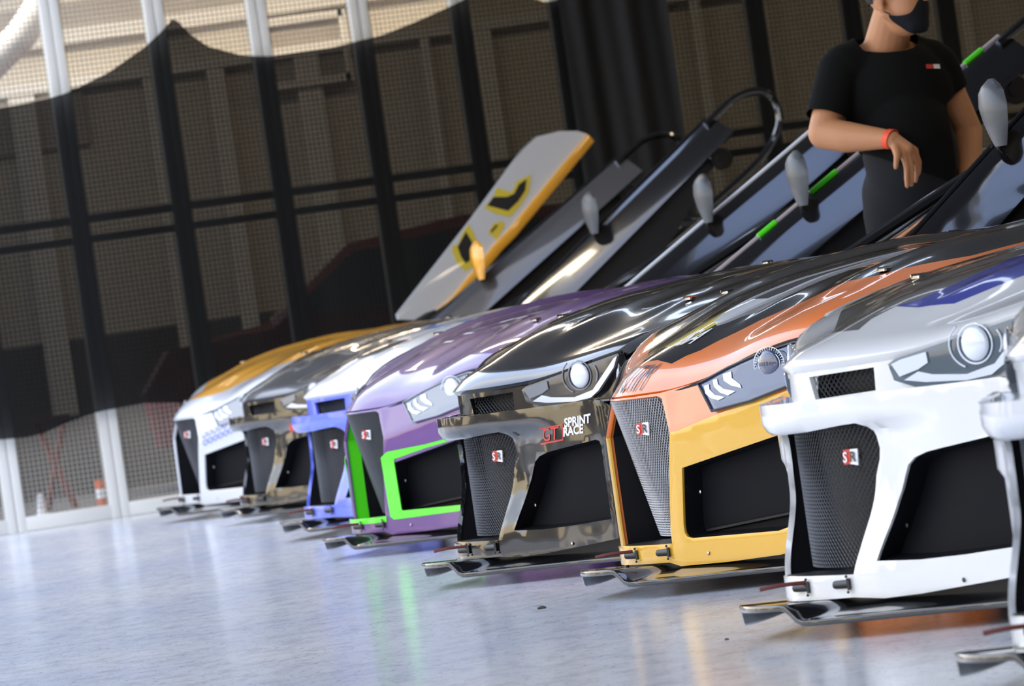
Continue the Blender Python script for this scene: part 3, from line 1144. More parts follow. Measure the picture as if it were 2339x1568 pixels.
    for s in (1, -1):
        pl = [(-1.40, .10), (-2.965, .10)]
        pl += [(-3.30 + .335 * cos(q * pi / 14), .31 + .345 * sin(q * pi / 14)) for q in range(15)]
        pl += [(-3.635, .12), (-4.15, .24), (-4.22, .55), (-4.16, .84), (-3.4, .87), (-2.62, .85), (-2.50, .76), (-2.44, .32), (-1.52, .30), (-1.42, .40), (-1.40, .74)]

        def sd(a, z):
            return Vector((a, s * (.865 + .03 * sstep(-2.6, -3.2, a) - .10 * sstep(-3.7, -4.25, a) - .03 * sstep(.5, .9, z)), z))
        sp = obj('rear_side', panel(sd, pl, step=.09), body, root, solid=.008, bevel=.003, outward=Vector((0, s, 0)))
        wl = [Vector((-3.30 + .34 * cos(i * pi / 20), s * .87, .31 + .35 * sin(i * pi / 20))) for i in range(21)]
        obj('arch_liner', MB().strip(wl, [p + Vector((0, -.26 * s, 0)) for p in wl], closed=False), MATTE, sp)
    q = MB()
    q.grid(lambda u, v: Vector((-3.35 - .82 * u, (-1 + 2 * v) * (.84 - .08 * u), .875 + .03 * sin(pi * v) - .01 * u)), 6, 10)
    obj('rear_deck', q, body, root, solid=.008, outward=Vector((0, 0, 1)))
    q = MB()
    q.grid(lambda u, v: Vector((-4.17 - .05 * sin(pi * u), (-1 + 2 * v) * .77, .24 + .62 * u)), 6, 8)
    obj('tail_panel', q, body, root, solid=.008, outward=Vector((-1, 0, 0)))
    q = MB()
    q.grid(lambda u, v: Vector((-1.64 - .56 * u + .17 * (1 - (2 * v - 1) ** 2) * (1 - .6 * u), (-1 + 2 * v) * (.68 - .14 * u), .765 + .305 * u + .02 * (1 - (2 * v - 1) ** 2))), 8, 14)
    obj('windscreen', q, GLASS_D, root, solid=.006, outward=Vector((1, 0, 1)))
    q = MB()
    q.grid(lambda u, v: Vector((-1.30 - .37 * u, (-1 + 2 * v) * (.80 - .10 * u), .735 + .03 * u + .02 * (1 - (2 * v - 1) ** 2))), 4, 12)
    obj('cowl', q, MATTE, root, solid=.006, outward=Vector((0, 0, 1)))
    q = MB()
    q.grid(lambda u, v: Vector((-2.20 - .68 * u, (-1 + 2 * v) * (.54 - .02 * u), 1.07 + .02 * sin(pi * u) + .03 * (1 - (2 * v - 1) ** 2))), 6, 10)
    obj('roof', q, C.get('roof', P['black_flat']), root, solid=.01, outward=Vector((0, 0, 1)))
    q = MB()
    q.grid(lambda u, v: Vector((-2.88 - .60 * u, (-1 + 2 * v) * (.52 + .10 * u), 1.07 - .19 * u + .02 * (1 - (2 * v - 1) ** 2))), 6, 10)
    obj('rear_window', q, GLASS_D, root, solid=.006, outward=Vector((-1, 0, 1)))
    for s in (1, -1):
        q = MB()
        q.tube([(-1.62, s * .70, .765), (-2.20, s * .545, 1.072), (-2.5, s * .54, 1.085), (-2.88, s * .525, 1.07), (-3.5, s * .63, .88)], .022, 8)
        obj('roof_pillar', q, C.get('pillar', P['grey']), root)
    # ---- cockpit
    q = MB()
    q.box((-2.3, 0, .13), (3.6, 1.55, .03))
    q.box((-1.32, 0, .44), (.03, 1.5, .62))
    q.box((-2.95, 0, .50), (.03, 1.5, .72))
    obj('cockpit_tub', q, MATTE, root, smooth=0)
    q = MB()
    for s in (1, -1):
        q.tube([(-1.38, s * .62, .16), (-1.42, s * .62, .72), (-2.1, s * .50, 1.04), (-2.8, s * .50, 1.03), (-2.85, s * .6, .16)], .02, 8)
        q.tube([(-1.45, s * .66, .42), (-2.8, s * .66, .62)], .018, 8)
    q.tube([(-2.1, -.5, 1.04), (-2.1, .5, 1.04)], .02, 8)
    obj('roll_cage', q, CARBON, root)
    q = MB()
    q.box((-2.35, .26, .30), (.50, .46, .12), rot=Matrix.Rotation(.15, 3, 'Y'))
    q.box((-2.62, .26, .62), (.12, .46, .66), rot=Matrix.Rotation(-.25, 3, 'Y'))
    q.box((-2.62, .05, .62), (.26, .05, .40)); q.box((-2.62, .47, .62), (.26, .05, .40))
    obj('racing_seat', q, MATTE, root, bevel=.02)
    q = MB()
    q.tube([Vector((-1.82 + .05 * sin(i * pi / 12) * .5, .26 + .15 * cos(i * pi / 12), .70 + .13 * sin(i * pi / 12))) for i in range(24)], .014, 8, closed=True)
    q.tube([(-1.82, .11, .70), (-1.82, .41, .70)], .012, 6)
    q.tube([(-1.82, .26, .70), (-1.34, .26, .62)], .02, 8)
    obj('steering_wheel', q, MATTE, root)
    # ---- left door, swung up on its front hinge
    ph = radians(C.get('door', 31))
    O_ = Vector((-1.16, .90, .80))
    ev = Vector((-cos(ph), 0, sin(ph))); wv = Vector((sin(ph), 0, cos(ph)))
    DL = C.get('door_len', 1.28)

    def dp(t_, w_, y=0.0):
        return O_ + ev * t_ + wv * w_ + Vector((0, y, 0))
    dr = empty('door', (0, 0, 0)); dr.parent = root
    bw2 = C.get('beam', .115)
    rings = []
    for i in range(13):
        t_ = -.30 + (DL + .30) * i / 12
        h = bw2 * (1 - .15 * (i / 12))
        rings.append([dp(t_, -.02, -.075), dp(t_, .006, -.062), dp(t_, .004, -.045), dp(t_, -.30 * h, -.011), dp(t_, -.72 * h, .034), dp(t_, -h, .060), dp(t_, -h - .012, .040)])
    obj('door_beam', MB().loft(rings), C.get('door_mat', CARBON), dr, smooth=50)
    q = MB()
    q.tube([dp(t_, .008, -.058) for t_ in [-.28 + (DL + .26) * i / 10 for i in range(11)]], .009, 8)
    obj('door_edge', q, C.get('door_edge', P['black_flat']), dr)
    rings = []
    for i in range(9):
        t_ = .05 + (DL - .15) * i / 8
        lo = -.16 - .12 * sin(pi * min(1, i / 7))
        rings.append([dp(t_, -bw2 + .01, -.035), dp(t_, -bw2 + .01, .010), dp(t_, lo, .02), dp(t_, lo, -.03)])
    obj('door_inner_panel', MB().loft(rings), MATTE, dr, bevel=.006)
    fr_ = [(DL - .05, -.005), (DL + .10, .0), (DL + .20, -.03), (DL + .27, -.09), (DL + .27, -.17), (DL + .20, -.26), (DL + .02, -.30), (DL - .30, -.28)]
    fr_ = [fr_[0]] + [p for p in smooth_poly(fr_, 2, True)[3:-7]] + [fr_[-1]]
    obj('window_frame', MB().tube([dp(a_, b_, -.03) for a_, b_ in fr_], .017, 8), C.get('frame_mat', P['black_flat']), dr)
    q = MB()
    q.tube([dp(DL * .9, -.15, .03), dp(DL * .9, -.15, .05)], .05, 20)
    q.tube([dp(DL * .9, -.15, .04), dp(DL * .9, -.15, .058)], .026, 16)
    obj('door_latch', q, CARBON, dr)
    q = MB()
    q.tube([Vector((-1.45, .70, .60)), dp(.25, -.1, -.04)], .012, 8)
    obj('gas_strut', q, ALU, dr)
    for g0, g1 in C.get('door_marks', []):
        q = MB()
        q.tube([dp(g0, .010, -.056), dp(g1, .010, -.056)], .0115, 8)
        obj('green_mark', q, P['lime'], dr)
    # ---- left mirror standing on the door's upper edge
    mt = C.get('mirror_t', .30)
    q = MB()
    base = dp(mt, .0, -.03)
    mz = Vector((0, 0, 1))
    rings = []
    for i in range(11):
        f = i / 10
        wd = .074 * interp(f, [0, .15, .35, .6, .8, .93, 1], [.42, .62, .85, 1.0, .90, .60, .22])
        dpth = .5 * wd
        c_ = base + mz * (.19 * f) + Vector((-.012 * f, .02 - .035 * f, 0))
        rings.append([c_ + Vector((cos(j * pi / 6) * dpth * (1.1 if cos(j * pi / 6) > 0 else .25), sin(j * pi / 6) * wd, 0)) for j in range(12)])
    mi_ = obj('wing_mirror', MB().loft(rings), C.get('mirror', MIRR), root, smooth=60)
    q = MB()
    q.tube([dp(mt, -.005, -.04), base + Vector((0, .015, .02))], .008, 8)
    obj('mirror_stalk', q, BLACKV, mi_)
    if C.get('extra'):
        C['extra'](S, root)
    return root


# ---- details that belong to single cars
def black_logo(S, root):
    lg = empty('sprint_logo', (0, 0, 0)); lg.parent = root

    def at(b0, z0, k=.0135):
        def f(x, y):
            return S.bump(b0 + x + .06 * y, z0 + y + .055 * x) + Vector((.0016, .0007, 0))
        return f
    obj('logo_white_letters', text_mb('SPRINT', .034, at(.458, .4195), shear=.12, bold=.0011, width=.80), WHITEV, lg, smooth=0)
    obj('logo_white_letters', text_mb('RACE', .034, at(.450, .3945), shear=.12, bold=.0011, width=.80), WHITEV, lg, smooth=0)
    obj('logo_red_letters', text_mb('GT', .050, at(.368, .386), shear=.15, bold=.0002, width=.98), RED, lg, smooth=0)
    q = MB()
    for pl in ([(.357, .378), (.447, .383), (.447, .387), (.357, .382)], [(.372, .4215), (.452, .426), (.452, .429), (.372, .4245)], [(.447, .383), (.4495, .383), (.4545, .429), (.452, .429)]):
        w = panel(lambda b, z: S.bump(b, z) + Vector((.0016, .0007, 0)), pl, step=.008)
        q.add(w.v, w.f)
    obj('logo_frame', q, RED, lg, smooth=0)


def orange_hood(S, hood):
    def on(b, d):
        v = S.hood(b, d); v.z += .0022; v.x += .0008
        return v
    lm = text_mb('J.NUTIM', .098, lambda x, y: on(-.048 + x, .005 + y), width=.42)
    obj('nose_lettering', lm, BLACKV, hood, smooth=0)
    lm = text_mb('ISA', .105, lambda x, y: on(.028 + x, .150 + y), shear=.1, bold=.002, width=.52)
    obj('hood_lettering', lm, WHITEV, hood, smooth=0)
    # bright edged air inlet with a dark mouth
    o_ = smooth_poly([(.045, .265), (.065, .250), (.09, .265), (.115, .32), (.138, .39), (.132, .55), (.115, .80), (.09, .95), (.06, .95), (.04, .6), (.012, .42), (.018, .34)], 1)
    i_ = [(.035, .375), (.112, .362), (.122, .40), (.118, .45), (.105, .62), (.09, .80), (.072, .80), (.05, .55), (.036, .44)]
    q = panel(lambda b, d: on(b, d) + Vector((0, 0, .004)), o_, [i_], step=.03)
    obj('inlet_rim', q, P['silver'], hood, solid=.006)
    q = panel(lambda b, d: on(b, d) + Vector((0, 0, .001)), i_, step=.03)
    obj('inlet_mouth', q, MATTE, hood)


def wy_door(S, root):
    dr = empty('door', (0, 0, 0)); dr.parent = root
    Y0 = -.93
    white = [(-1.560, .861), (-2.019, 1.287), (-2.352, 1.614), (-2.431, 1.668), (-2.556, 1.681), (-2.655, 1.669), (-2.703, 1.647), (-2.209, 1.214), (-2.116, 1.146), (-1.856, .909), (-1.692, .811), (-1.564, .833)]

    def f(k):
        return lambda a, z: Vector((a, Y0 + k, z))
    obj('door_panel', panel(f(.03), white, step=.08), P['silver'], dr, solid=.05, bevel=.006, outward=Vector((0, 1, 0)))
    low = [white[6], white[7], white[8], white[9], white[10]]
    q = MB()
    prof = []
    for a, z in low:
        prof.append([Vector((a, Y0 + .05, z)), Vector((a - .030, Y0 + .05, z - .042)), Vector((a - .030, Y0 - .03, z - .042)), Vector((a, Y0 - .03, z))])
    q.loft(prof)
    obj('door_sill', q, P['amber'], dr, bevel=.008)
    dig = [[(-2.175, 1.435), (-2.254, 1.401), (-2.287, 1.453), (-2.370, 1.479), (-2.344, 1.39), (-2.293, 1.332), (-2.226, 1.276), (-2.155, 1.301), (-2.094, 1.341), (-2.152, 1.39)],
           [(-2.000, 1.269), (-2.024, 1.206), (-2.031, 1.133), (-2.011, 1.056), (-1.948, 1.032), (-1.912, 1.069), (-1.891, 1.144), (-1.896, 1.170), (-1.928, 1.171), (-1.962, 1.23)],
           [(-2.185, 1.262), (-2.190, 1.235), (-2.136, 1.168), (-2.115, 1.194), (-2.095, 1.205), (-2.132, 1.256)]]
    dig2 = [[(-2.152, 1.39), (-2.225, 1.381), (-2.265, 1.392), (-2.296, 1.436), (-2.342, 1.458), (-2.325, 1.4), (-2.279, 1.35), (-2.219, 1.309), (-2.144, 1.339), (-2.113, 1.351)],
            [(-1.979, 1.232), (-2.003, 1.177), (-2.000, 1.097), (-1.955, 1.071), (-1.935, 1.106), (-1.923, 1.160)],
            [(-2.155, 1.242), (-2.117, 1.21), (-2.110, 1.219), (-2.143, 1.245)]]
    for d, d2 in zip(dig, dig2):
        no = obj('number_outline', panel(f(.0325), d, step=.1), P['yellow'], dr, outward=Vector((0, 1, 0)))
        obj('number', panel(f(.0345), d2, step=.1), BLACKV, no, outward=Vector((0, 1, 0)))
    q = MB()
    q.tube([(-1.45, -.72, .60), (-1.95, Y0, .92)], .014, 8)
    q.tube([(-1.38, -.80, .70), (-1.80, Y0, .86)], .022, 8)
    obj('door_hinge', q, BLACKV, dr)


def wy_extra(S, root):
    wy_door(S, root)
    q = MB()
    for r, (z0, tx) in enumerate(((.378, 'OOOOO'), (.340, 'OOOOOO'))):
        w = text_mb(tx, .040, lambda x, y: S.bump(.250 + x, z0 + .012 + y + .25 * x) + Vector((.0016, .0007, 0)), bold=.0006)
        q.add(w.v, w.f)
    obj('bumper_lettering', q, P['blue'], root, smooth=0)


def sb_extra(S, root):
    q = panel(lambda b, z: S.bump(b, z) + Vector((.0016, .0007, 0)), [(.36, .388), (.43, .392), (.437, .428), (.367, .424)], step=.05)
    obj('red_sticker', q, RED, root, outward=Vector((1, 0, 0)))


def purple_marks(S, hood):
    for d, b, w, h in ((.37, .05, .014, .05), (.44, .06, .014, .05), (.57, .085, .055, .02), (.60, .115, .04, .018), (.80, .12, .03, .02)):
        w_ = panel(lambda bb, dd: S.hood(bb, dd) + Vector((.0005, 0, .002)), [(b - h / 2, d - w / 2), (b + h / 2, d - w / 2), (b + h / 2, d + w / 2), (b - h / 2, d + w / 2)], step=.05)
        obj('white_sticker', w_, WHITEV, hood, outward=Vector((0, 0, 1)))


CARS = []
WGREY = [(-.9, .10), (-.3, .11), (0, .12), (.074, .117), (.052, .165), (.06, .215), (.10, .235), (.107, .312), (.06, .45), (-.05, .6), (-.2, 1.3), (-.9, 1.3)]
WBLUE = [(.06, .216), (.146, .194), (.244, .18), (.267, .207), (.315, .269), (.45, .55), (.6, 1.3), (-.2, 1.3), (-.05, .6), (.06, .45), (.107, .312), (.10, .235)]
OBLACK = [(0, .090), (.058, .090), (.133, .068), (.152, .092), (.179, .109), (.197, .145), (.220, .172), (.250, .215), (.31, .25), (.42, .27), (.55, .28), (.70, .36), (.78, .55), (.78, 1.3)]
OBLACK = OBLACK + [(-.80, 1.3), (-.80, .30), (-.60, .10), (-.30, .088)]
OYELL = [(-.025, .15), (.058, .15), (.066, .22), (.066, .40), (.075, .7), (.085, 1.3), (-.02, 1.3)]
WAMB = [(-.5, .12), (-.2, .10), (0, .09), (.15, .102), (.23, .131), (.275, .185), (.442, .21), (.607, .25), (.7, .45), (.8, 1.3), (-.8, 1.3), (-.8, .3)]
BCHAR = [(-.4, .22), (.05, .22), (.12, .25), (.15, .385), (-.4, .385)]
BSKY = [(-.3, .52), (.26, .52), (.24, .575), (-.3, .575)]
MESH_YS = YS
# nearest at the right edge
CARS.append(build_car(0.740, 10.05, 'A', dict(bumper=P['silver'], hood=P['white'], fender=P['black_flat'], nose=P['silver'], door=36, splitter=CHROME if False else CARBON),
                      'silver-white racing car cut off by the right edge, nearest to the photographer'))
CARS.append(build_car(0.476, 12.572, 'A', dict(bumper=P['white'], hood=P['white'], hs=.80, door=36, screw=BLACKV, lamp=mat('frosted_lamp', (.05, .085, .12), .25, 0, .5),
                      ring=LAMP_W, regions=[(WGREY, P['grey']), (WBLUE, P['royal'])]),
                      'white racing car with a royal blue hood stripe and a big black mesh grille'))
CARS.append(build_car(0.177, 15.436, 'B', dict(bumper=P['gold'], upper=P['orange'], hood=P['orange'], grille=MESHS, duct_edge=P['orange'], door=36, regions=[(OBLACK, P['black_flat']), (OYELL, P['yellow'])],
                      hood_extra=orange_hood, mirror=MIRR),
                      'orange and golden racing car with a black hood and dark lettering on its nose'))
CARS.append(build_car(-0.258, 17.509, 'A', dict(bumper=P['black'], hood=P['black_flat'], fender=P['black_flat'], door=38, extra=black_logo, door_mat=P['black'], door_len=1.5, beam=.13, mirror_t=.36),
                      'glossy black racing car with a red and white race logo on its bumper'))
CARS.append(build_car(-0.661, 21.229, 'B', dict(bumper=P['purple'], hood=P['purple'], trim=P['lime'], edge=.05, duct_edge=P['lime'], lamp=LAMP_G, lens=LAMP_W, door=30.5, door_len=1.32, beam=.135, mirror_t=.36,
                      door_edge=mat('pinkish_edge', (.45, .38, .38), .4), door_marks=[(.18, .26), (.42, .54), (1.14, 1.22)], hood_extra=purple_marks, rim=LAMP_G),
                      'purple racing car with lime green edging around its air intakes'))
CARS.append(build_car(-0.917, 24.086, 'A', dict(bumper=P['blue'], hood=P['white'], nose=P['blue'], door=31, door_len=1.15, beam=.14, door_edge=P['silver'], mirror_t=.40,
                      regions=[(BCHAR, P['charcoal']), (BSKY, P['sky_blue'])]),
                      'racing car with a blue bumper and white hood, behind the purple car'))
CARS.append(build_car(-1.336, 27.765, 'A', dict(bumper=P['chrome_black'], hood=P['charcoal'], door=35.5, door_len=1.24, beam=.115, extra=sb_extra, mirror_t=.47),
                      'dark chrome-black racing car with a red sticker, between the blue-nosed and the amber car'))
CARS.append(build_car(-1.747, 29.907, 'B', dict(bumper=P['silver'], hood=P['silver'], door=32, door_len=1.24, beam=.12, regions=[(WAMB, P['amber'])], mirror=P['amber'], mirror_t=.30, lamp=LAMP_G, lens=LAMP_W, rim=LAMP_G,
                      door_mat=P['charcoal'], extra=wy_extra),
                      'farthest racing car, amber hood over a pale grey bumper, with a numbered raised door'))

MESH_YS = 1.0

# ------------------------------------------------------------------ the man between the cars
SKIN = mat('skin', (0.55, 0.25, 0.115), 0.5, spec=.4)
SKIN.node_tree.nodes['Principled BSDF'].inputs['Subsurface Weight'].default_value = 0.08
SKIN.node_tree.nodes['Principled BSDF'].inputs['Subsurface Radius'].default_value = (.02, .008, .004)
SHIRT = mat('black_cotton', (0.006, 0.006, 0.0055), 0.9, spec=.12)
TROUS = mat('dark_denim', (0.014, 0.014, 0.016), 0.8, spec=.2)
MASKM = mat('black_mask_cloth', (0.010, 0.011, 0.014), 0.75, spec=.25)
HAIR = mat('dark_hair', (0.015, 0.011, 0.008), 0.7)
BAND = mat('orange_band', (0.95, 0.10, 0.03), 0.5)


class Body(MB):
    def cap(s, a, b, ra, rb, n=18):
        a = Vector(a); b = Vector(b)
        s.ball(a, ra, n, 10); s.ball(b, rb, n, 10)
        s.tube([a.lerp(b, i / 5) for i in range(6)], [ra + (rb - ra) * i / 5 for i in range(6)], n)
        return s

    def chain(s, pts, rs, n=18):
        for i in range(len(pts) - 1):
            s.cap(pts[i], pts[i + 1], rs[i], rs[i + 1], n)
        return s


def fused(name, mb, m, parent, voxel, smooth_it=6, cut=None):
    me = bpy.data.meshes.new(name)
    me.from_pydata(mb.v, [], mb.f)
    o = bpy.data.objects.new(name, me)
    COL.objects.link(o)
    r = o.modifiers.new('r', 'REMESH'); r.mode = 'VOXEL'; r.voxel_size = voxel
    sm = o.modifiers.new('s', 'SMOOTH'); sm.iterations = smooth_it; sm.factor = .5
    me2 = dg_mesh(o)
    o.modifiers.clear()
    o.data = me2
    bpy.data.meshes.remove(me)
    if cut:
        bm = bmesh.new(); bm.from_mesh(me2)
        bmesh.ops.delete(bm, geom=[v for v in bm.verts if not cut(v.co)], context='VERTS')
        # keep the largest island only
        seen = set(); best = []
        for v in bm.verts:
            if v in seen: continue
            st = [v]; isl = []
            seen.add(v)
            while st:
                w = st.pop(); isl.append(w)
                for e_ in w.link_edges:
                    x_ = e_.other_vert(w)
                    if x_ not in seen:
                        seen.add(x_); st.append(x_)
            if len(isl) > len(best): best = isl
        bs = set(best)
        bmesh.ops.delete(bm, geom=[v for v in bm.verts if v not in bs], context='VERTS')
        for _ in range(14):
            new = {}
            for v in bm.verts:
                nb = [e_.other_vert(v).co for e_ in v.link_edges if e_.is_boundary]
                if len(nb) == 2:
                    new[v] = (v.co * 2 + nb[0] + nb[1]) / 4
            for v, c_ in new.items():
                v.co = c_
        bm.to_mesh(me2); bm.free()
    me2.materials.append(m)
    me2.polygons.foreach_set('use_smooth', [True] * len(me2.polygons))
    o.parent = parent
    me2.name = name
    return o


HC = Vector((1.425, 20.25, 1.622))
FD = Vector((.78, -.62, 0)).normalized()          # where the man looks
RD = Vector((FD.y, -FD.x, 0))                      # his right
HROT = Matrix(((FD.x, -RD.x, 0), (FD.y, -RD.y, 0), (0, 0, 1)))
man = empty('person', (0, 0, 0))
tag(man, 'man in black T-shirt, black face mask and orange wristband, standing between the raised doors', 'person')


def head(mb, k=0.0):
    mb.ball(HC + Vector((0, 0, .035)) - FD * .012, .105 + k, 24, 16, sc=(1.02, .80, .98), rot=HROT)
    mb.ball(HC + FD * .018 - Vector((0, 0, .045)), .082 + k, 24, 16, sc=(.98, .84, 1.15), rot=HROT)
    mb.ball(HC + FD * .060 - Vector((0, 0, .098)), .036 + k, 18, 12, sc=(.9, 1.15, .9), rot=HROT)
    for s_ in (1, -1):
        mb.cap(HC + RD * .062 * s_ - FD * .01 - Vector((0, 0, .055)), HC + FD * .055 + RD * .022 * s_ - Vector((0, 0, .105)), .024 + k, .026 + k)
    return mb


SHO_R = Vector((1.205, 20.31, 1.395)); ELB_R = Vector((1.118, 20.24, 1.205)); WRI_R = Vector((1.322, 20.06, 1.150))
SHO_L = Vector((1.520, 20.38, 1.375)); ELB_L = Vector((1.600, 20.43, 1.150)); WRI_L = Vector((1.565, 20.28, .950))


def trunk(mb, k=0.0):
    mb.ball((1.375, 20.34, 1.29), 1, 28, 18, sc=(.185 + k, .135 + k, .19 + k))
    mb.ball((1.395, 20.30, 1.12), 1, 28, 18, sc=(.158 + k, .165 + k, .20 + k))
    mb.ball((1.375, 20.36, .97), 1, 28, 18, sc=(.150 + k, .135 + k, .14 + k))
    mb.cap(SHO_R + Vector((.02, .01, .01)), SHO_L + Vector((-.02, 0, .01)), .075 + k, .075 + k)
    mb.cap(SHO_R + Vector((.05, .01, .04)), Vector((1.365, 20.35, 1.475)), .05 + k, .055 + k)
    mb.cap(SHO_L + Vector((-.04, .0, .04)), Vector((1.375, 20.35, 1.475)), .05 + k, .055 + k)
    return mb


bd = Body()
head(bd)
bd.cap((1.360, 20.35, 1.44), HC + Vector((-.02, .03, -.05)), .078, .066)
trunk(bd, -.018)
bd.ball(HC + FD * .108 - Vector((0, 0, .018)), .017, 12, 8, sc=(1.0, .95, 1.0), rot=HROT)      # nose
bd.cap(HC + FD * .098 + Vector((0, 0, .03)), HC + FD * .112 - Vector((0, 0, .012)), .011, .013)
for s_ in (1, -1):
    bd.ball(HC + RD * .086 * s_ - FD * .022 - Vector((0, 0, .012)), .034, 14, 10, sc=(.62, .30, 1.0), rot=HROT)   # ears
    bd.ball(HC + RD * .085 * s_ - FD * .012 - Vector((0, 0, .040)), .011, 10, 8)
    bd.ball(HC + FD * .088 + RD * .034 * s_ + Vector((0, 0, .045)), .018, 12, 8, sc=(.7, 1.3, .5), rot=HROT)      # brow
bd.chain([SHO_R, ELB_R, ELB_R.lerp(WRI_R, .35) + Vector((0, 0, -.006)), WRI_R], [.066, .054, .052, .030])
bd.chain([SHO_L, ELB_L, ELB_L.lerp(WRI_L, .35), WRI_L], [.066, .052, .050, .030])
# right hand, hanging from a bent wrist: palm, four fingers, thumb
Yh = 20.045
pk = [Vector((1.352, Yh - .012, 1.098)), Vector((1.366, Yh - .004, 1.099)), Vector((1.381, Yh + .008, 1.100)), Vector((1.394, Yh + .022, 1.103))]
for q in pk:
    bd.cap(WRI_R + Vector((.012, 0, -.008)), q, .024, .0135)
bd.cap(WRI_R + Vector((.014, -.002, -.01)), (1.372, Yh, 1.112), .026, .020)
fing = [([pk[0], (1.357, Yh - .022, 1.050), (1.352, Yh - .020, 1.016), (1.351, Yh - .012, .990)], [.0118, .0098, .0088, .0078]),
        ([pk[1], (1.375, Yh - .012, 1.050), (1.371, Yh - .006, 1.015), (1.366, Yh + .004, .992)], [.0118, .0098, .0088, .0078]),
        ([pk[2], (1.392, Yh + .008, 1.055), (1.389, Yh + .014, 1.023), (1.383, Yh + .022, 1.003)], [.0112, .0094, .0084, .0074]),
        ([pk[3], (1.404, Yh + .028, 1.065), (1.402, Yh + .034, 1.040), (1.397, Yh + .040, 1.024)], [.0105, .0088, .0078, .0070])]
for p_, r_ in fing:
    bd.chain(p_, r_, 12)
bd.chain([WRI_R + Vector((.008, -.012, -.018)), (1.332, Yh - .032, 1.095), (1.325, Yh - .040, 1.072), (1.321, Yh - .040, 1.055)], [.016, .0125, .0100, .0085], 12)
# left hand hanging, half hidden
pk = [WRI_L + Vector((-.016 + .013 * i, -.045 + .012 * i, -.075)) for i in range(4)]
for i, q in enumerate(pk):
    bd.cap(WRI_L, q, .024, .013)
    bd.chain([q, q + Vector((-.008, -.018, -.035)), q + Vector((-.010, -.014, -.066 + .004 * abs(i - 1))), q + Vector((-.008, -.002, -.085 + .006 * abs(i - 1)))], [.0112, .0095, .0085, .0075], 12)
bd.chain([WRI_L + Vector((-.01, -.01, -.015)), WRI_L + Vector((-.034, -.04, -.05)), WRI_L + Vector((-.036, -.052, -.08))], [.015, .0115, .0085], 12)
fused('body', bd, SKIN, man, .0048, 3)

tr_ = Body()
tr_.ball((1.375, 20.36, .97), 1, 28, 18, sc=(.158, .142, .15))
tr_.ball((1.395, 20.30, 1.10), 1, 28, 18, sc=(.160, .167, .19))
for hx, kx, ax_, ky in ((1.312, 1.300, 1.285, 20.36), (1.452, 1.470, 1.480, 20.40)):
    tr_.chain([(hx, 20.36, .92), (kx, ky, .50), (ax_, ky + .06, .07)], [.100, .070, .058])
fused('trousers', tr_, TROUS, man, .012, 6, cut=lambda v: v.z > .035)
sh = Body()
for hx, ky in ((1.285, 20.42), (1.480, 20.46)):
    sh.cap((hx, ky + .02, .045), (hx + .02, ky - .15, .035), .045, .040)
    sh.cap((hx + .02, ky - .15, .035), (hx + .025, ky - .19, .030), .040, .030)
for i, (hx, ky) in enumerate(((1.285, 20.42), (1.480, 20.46))):
    sh = Body()
    sh.cap((hx, ky + .03, .050), (hx + .02, ky - .15, .040), .046, .040)
    sh.cap((hx + .02, ky - .15, .038), (hx + .025, ky - .19, .032), .038, .030)
    fused('shoe', sh, TROUS, man, .008, 6, cut=lambda v: v.z > .004)

ts = Body()
trunk(ts, .013)
SLR = SHO_R.lerp(ELB_R, .78); SLL = SHO_L.lerp(ELB_L, .42)
ts.cap(SHO_R, SHO_R.lerp(ELB_R, 1.0), .082, .074)
ts.cap(SHO_L, SHO_L.lerp(ELB_L, .7), .082, .072)
NB = Vector((1.37, 20.33, 0))


def shirt_keep(v):
    if v.z < 1.105 - .50 * (v.x - 1.257) and abs(v.x - 1.39) < .25 and v.x < 1.56:
        if v.z < 1.115 - .50 * (v.x - 1.257) and not (v - SHO_R).length < .15:
            return False
    dr_ = (ELB_R - SHO_R).normalized()
    if (v - SLR).dot(dr_) > 0 and (v - ELB_R).length < .16 and v.x < 1.215:
        return False
    dl_ = (ELB_L - SHO_L).normalized()
    if (v - SLL).dot(dl_) > 0 and v.x > 1.535 and v.z < 1.33:
        return False
    q = Vector((v.x - NB.x, v.y - NB.y, 0))
    if q.length < .105 and v.z > 1.478 + .42 * (v.y - 20.33) - .06 * (v.x - 1.37):
        return False
    return True


shirt = fused('t_shirt', ts, SHIRT, man, .008, 5, cut=shirt_keep)
mk = Body()
head(mk, .0065)


def mask_keep(v):
    d = v - HC
    t_ = d.dot(FD)
    if t_ < .005:
        return False
    top = HC.z - .048 - .022 * sin(pi * min(1, max(0, (t_ - .0) / .10))) + .035 * sstep(.075, .105, t_)
    return v.z < top and v.z > HC.z - .058 - t_ * 1.1 - .02


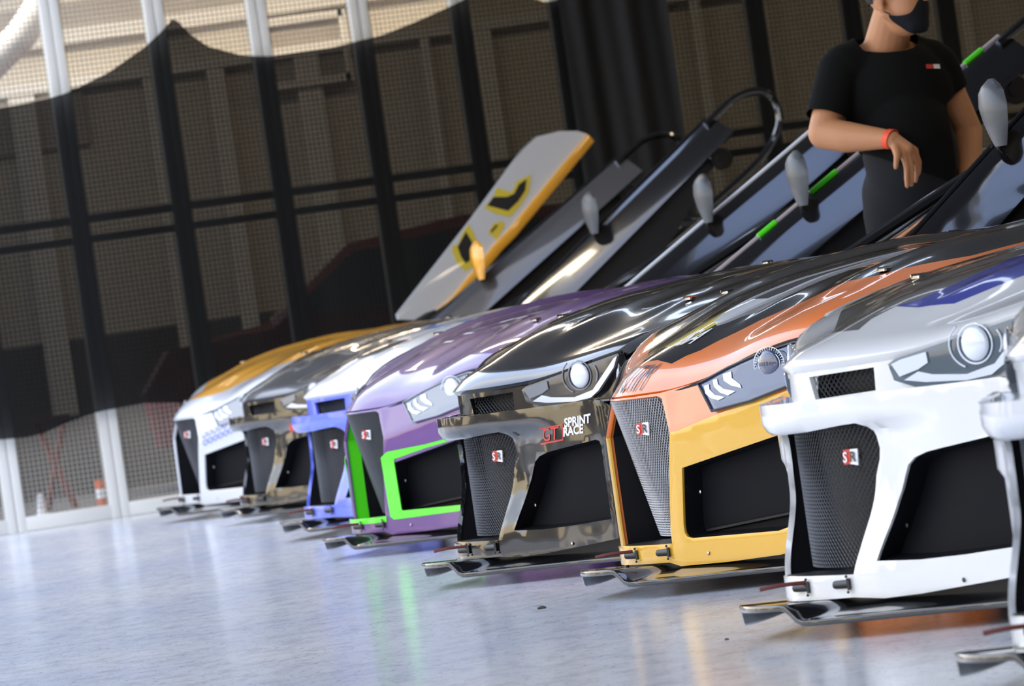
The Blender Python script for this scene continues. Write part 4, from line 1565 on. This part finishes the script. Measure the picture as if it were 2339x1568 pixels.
fused('face_mask', mk, MASKM, man, .006, 4, cut=mask_keep)
q = Body()
for s_ in (1, -1):
    q.tube([HC + RD * .078 * s_ + FD * .012 - Vector((0, 0, .062)), HC + RD * .090 * s_ - FD * .02 - Vector((0, 0, .04)), HC + RD * .094 * s_ - FD * .035 + Vector((0, 0, .0))], .0022, 6)
    obj('ear_loop', q, MASKM, man)
    q = Body()
hr_ = Body()
hr_.ball(HC + Vector((0, 0, .042)) - FD * .018, .108, 24, 16, sc=(1.02, .82, .98), rot=HROT)
fused('hair', hr_, HAIR, man, .008, 3, cut=lambda v: v.z > HC.z + .055 + .75 * max(0, (v - HC).dot(FD)) * .6 or ((v - HC).dot(FD) < -.04 and v.z > HC.z - .02))
for s_ in (1, -1):
    q = MB().ball(HC + FD * .092 + RD * .033 * s_ + Vector((0, 0, .026)), .0105, 12, 8, sc=(.6, 1.2, .8), rot=HROT)
    obj('eye', q, WHITEV, man)
wd = (WRI_R - ELB_R).normalized()
sd_ = wd.cross(Vector((0, 0, 1))).normalized(); ud_ = sd_.cross(wd)
c0 = WRI_R - wd * .004
ring = [[c0 + wd * k + (sd_ * cos(a_ * pi / 12) + ud_ * sin(a_ * pi / 12)) * .0335 + wd * (.006 * sin(a_ * pi / 12)) for a_ in range(24)] for k in (-.011, -.008, .008, .011)]
obj('wristband', MB().loft(ring, cap=False), BAND, man, solid=.002)


def on_shirt(x, z):
    hit = shirt.ray_cast(Vector((x, 19.0, z)), Vector((0, 1, 0)))
    return (hit[1] if hit[0] else Vector((x, 20.2, z))) - Vector((0, .0025, 0))


bpy.context.view_layer.update()
for nm, x0, x1, m_ in (('red_chest_print', 1.482, 1.508, RED), ('white_chest_print', 1.508, 1.530, WHITEV)):
    q = MB().grid(lambda u, v: on_shirt(x0 + (x1 - x0) * u, 1.366 - .1 * (x0 + (x1 - x0) * u - 1.5) + .015 * v), 4, 3)
    obj(nm, q, m_, man, outward=Vector((0, -1, 0)))

# ------------------------------------------------------------------ little things on the floor
DRY = mat('dry_leaf', (0.05, 0.04, 0.03), 0.8)
for x, y, r, lab in ((-.02, 15.53, .011, 'dark curled scrap lying on the floor in front of the black and orange cars'),
                     (.36, 12.92, .0045, 'tiny dark crumb on the floor ahead of the white car')):
    q = MB()
    q.grid(lambda u, v: Vector((x + (u - .5) * 2 * r, y + (v - .5) * r * 5, .002 + .006 * sin(pi * u) * (r / .016) * (.6 + .4 * sin(7 * v)))), 8, 5)
    tag(obj('floor_scrap', q, DRY, solid=.0015), lab, 'scrap')
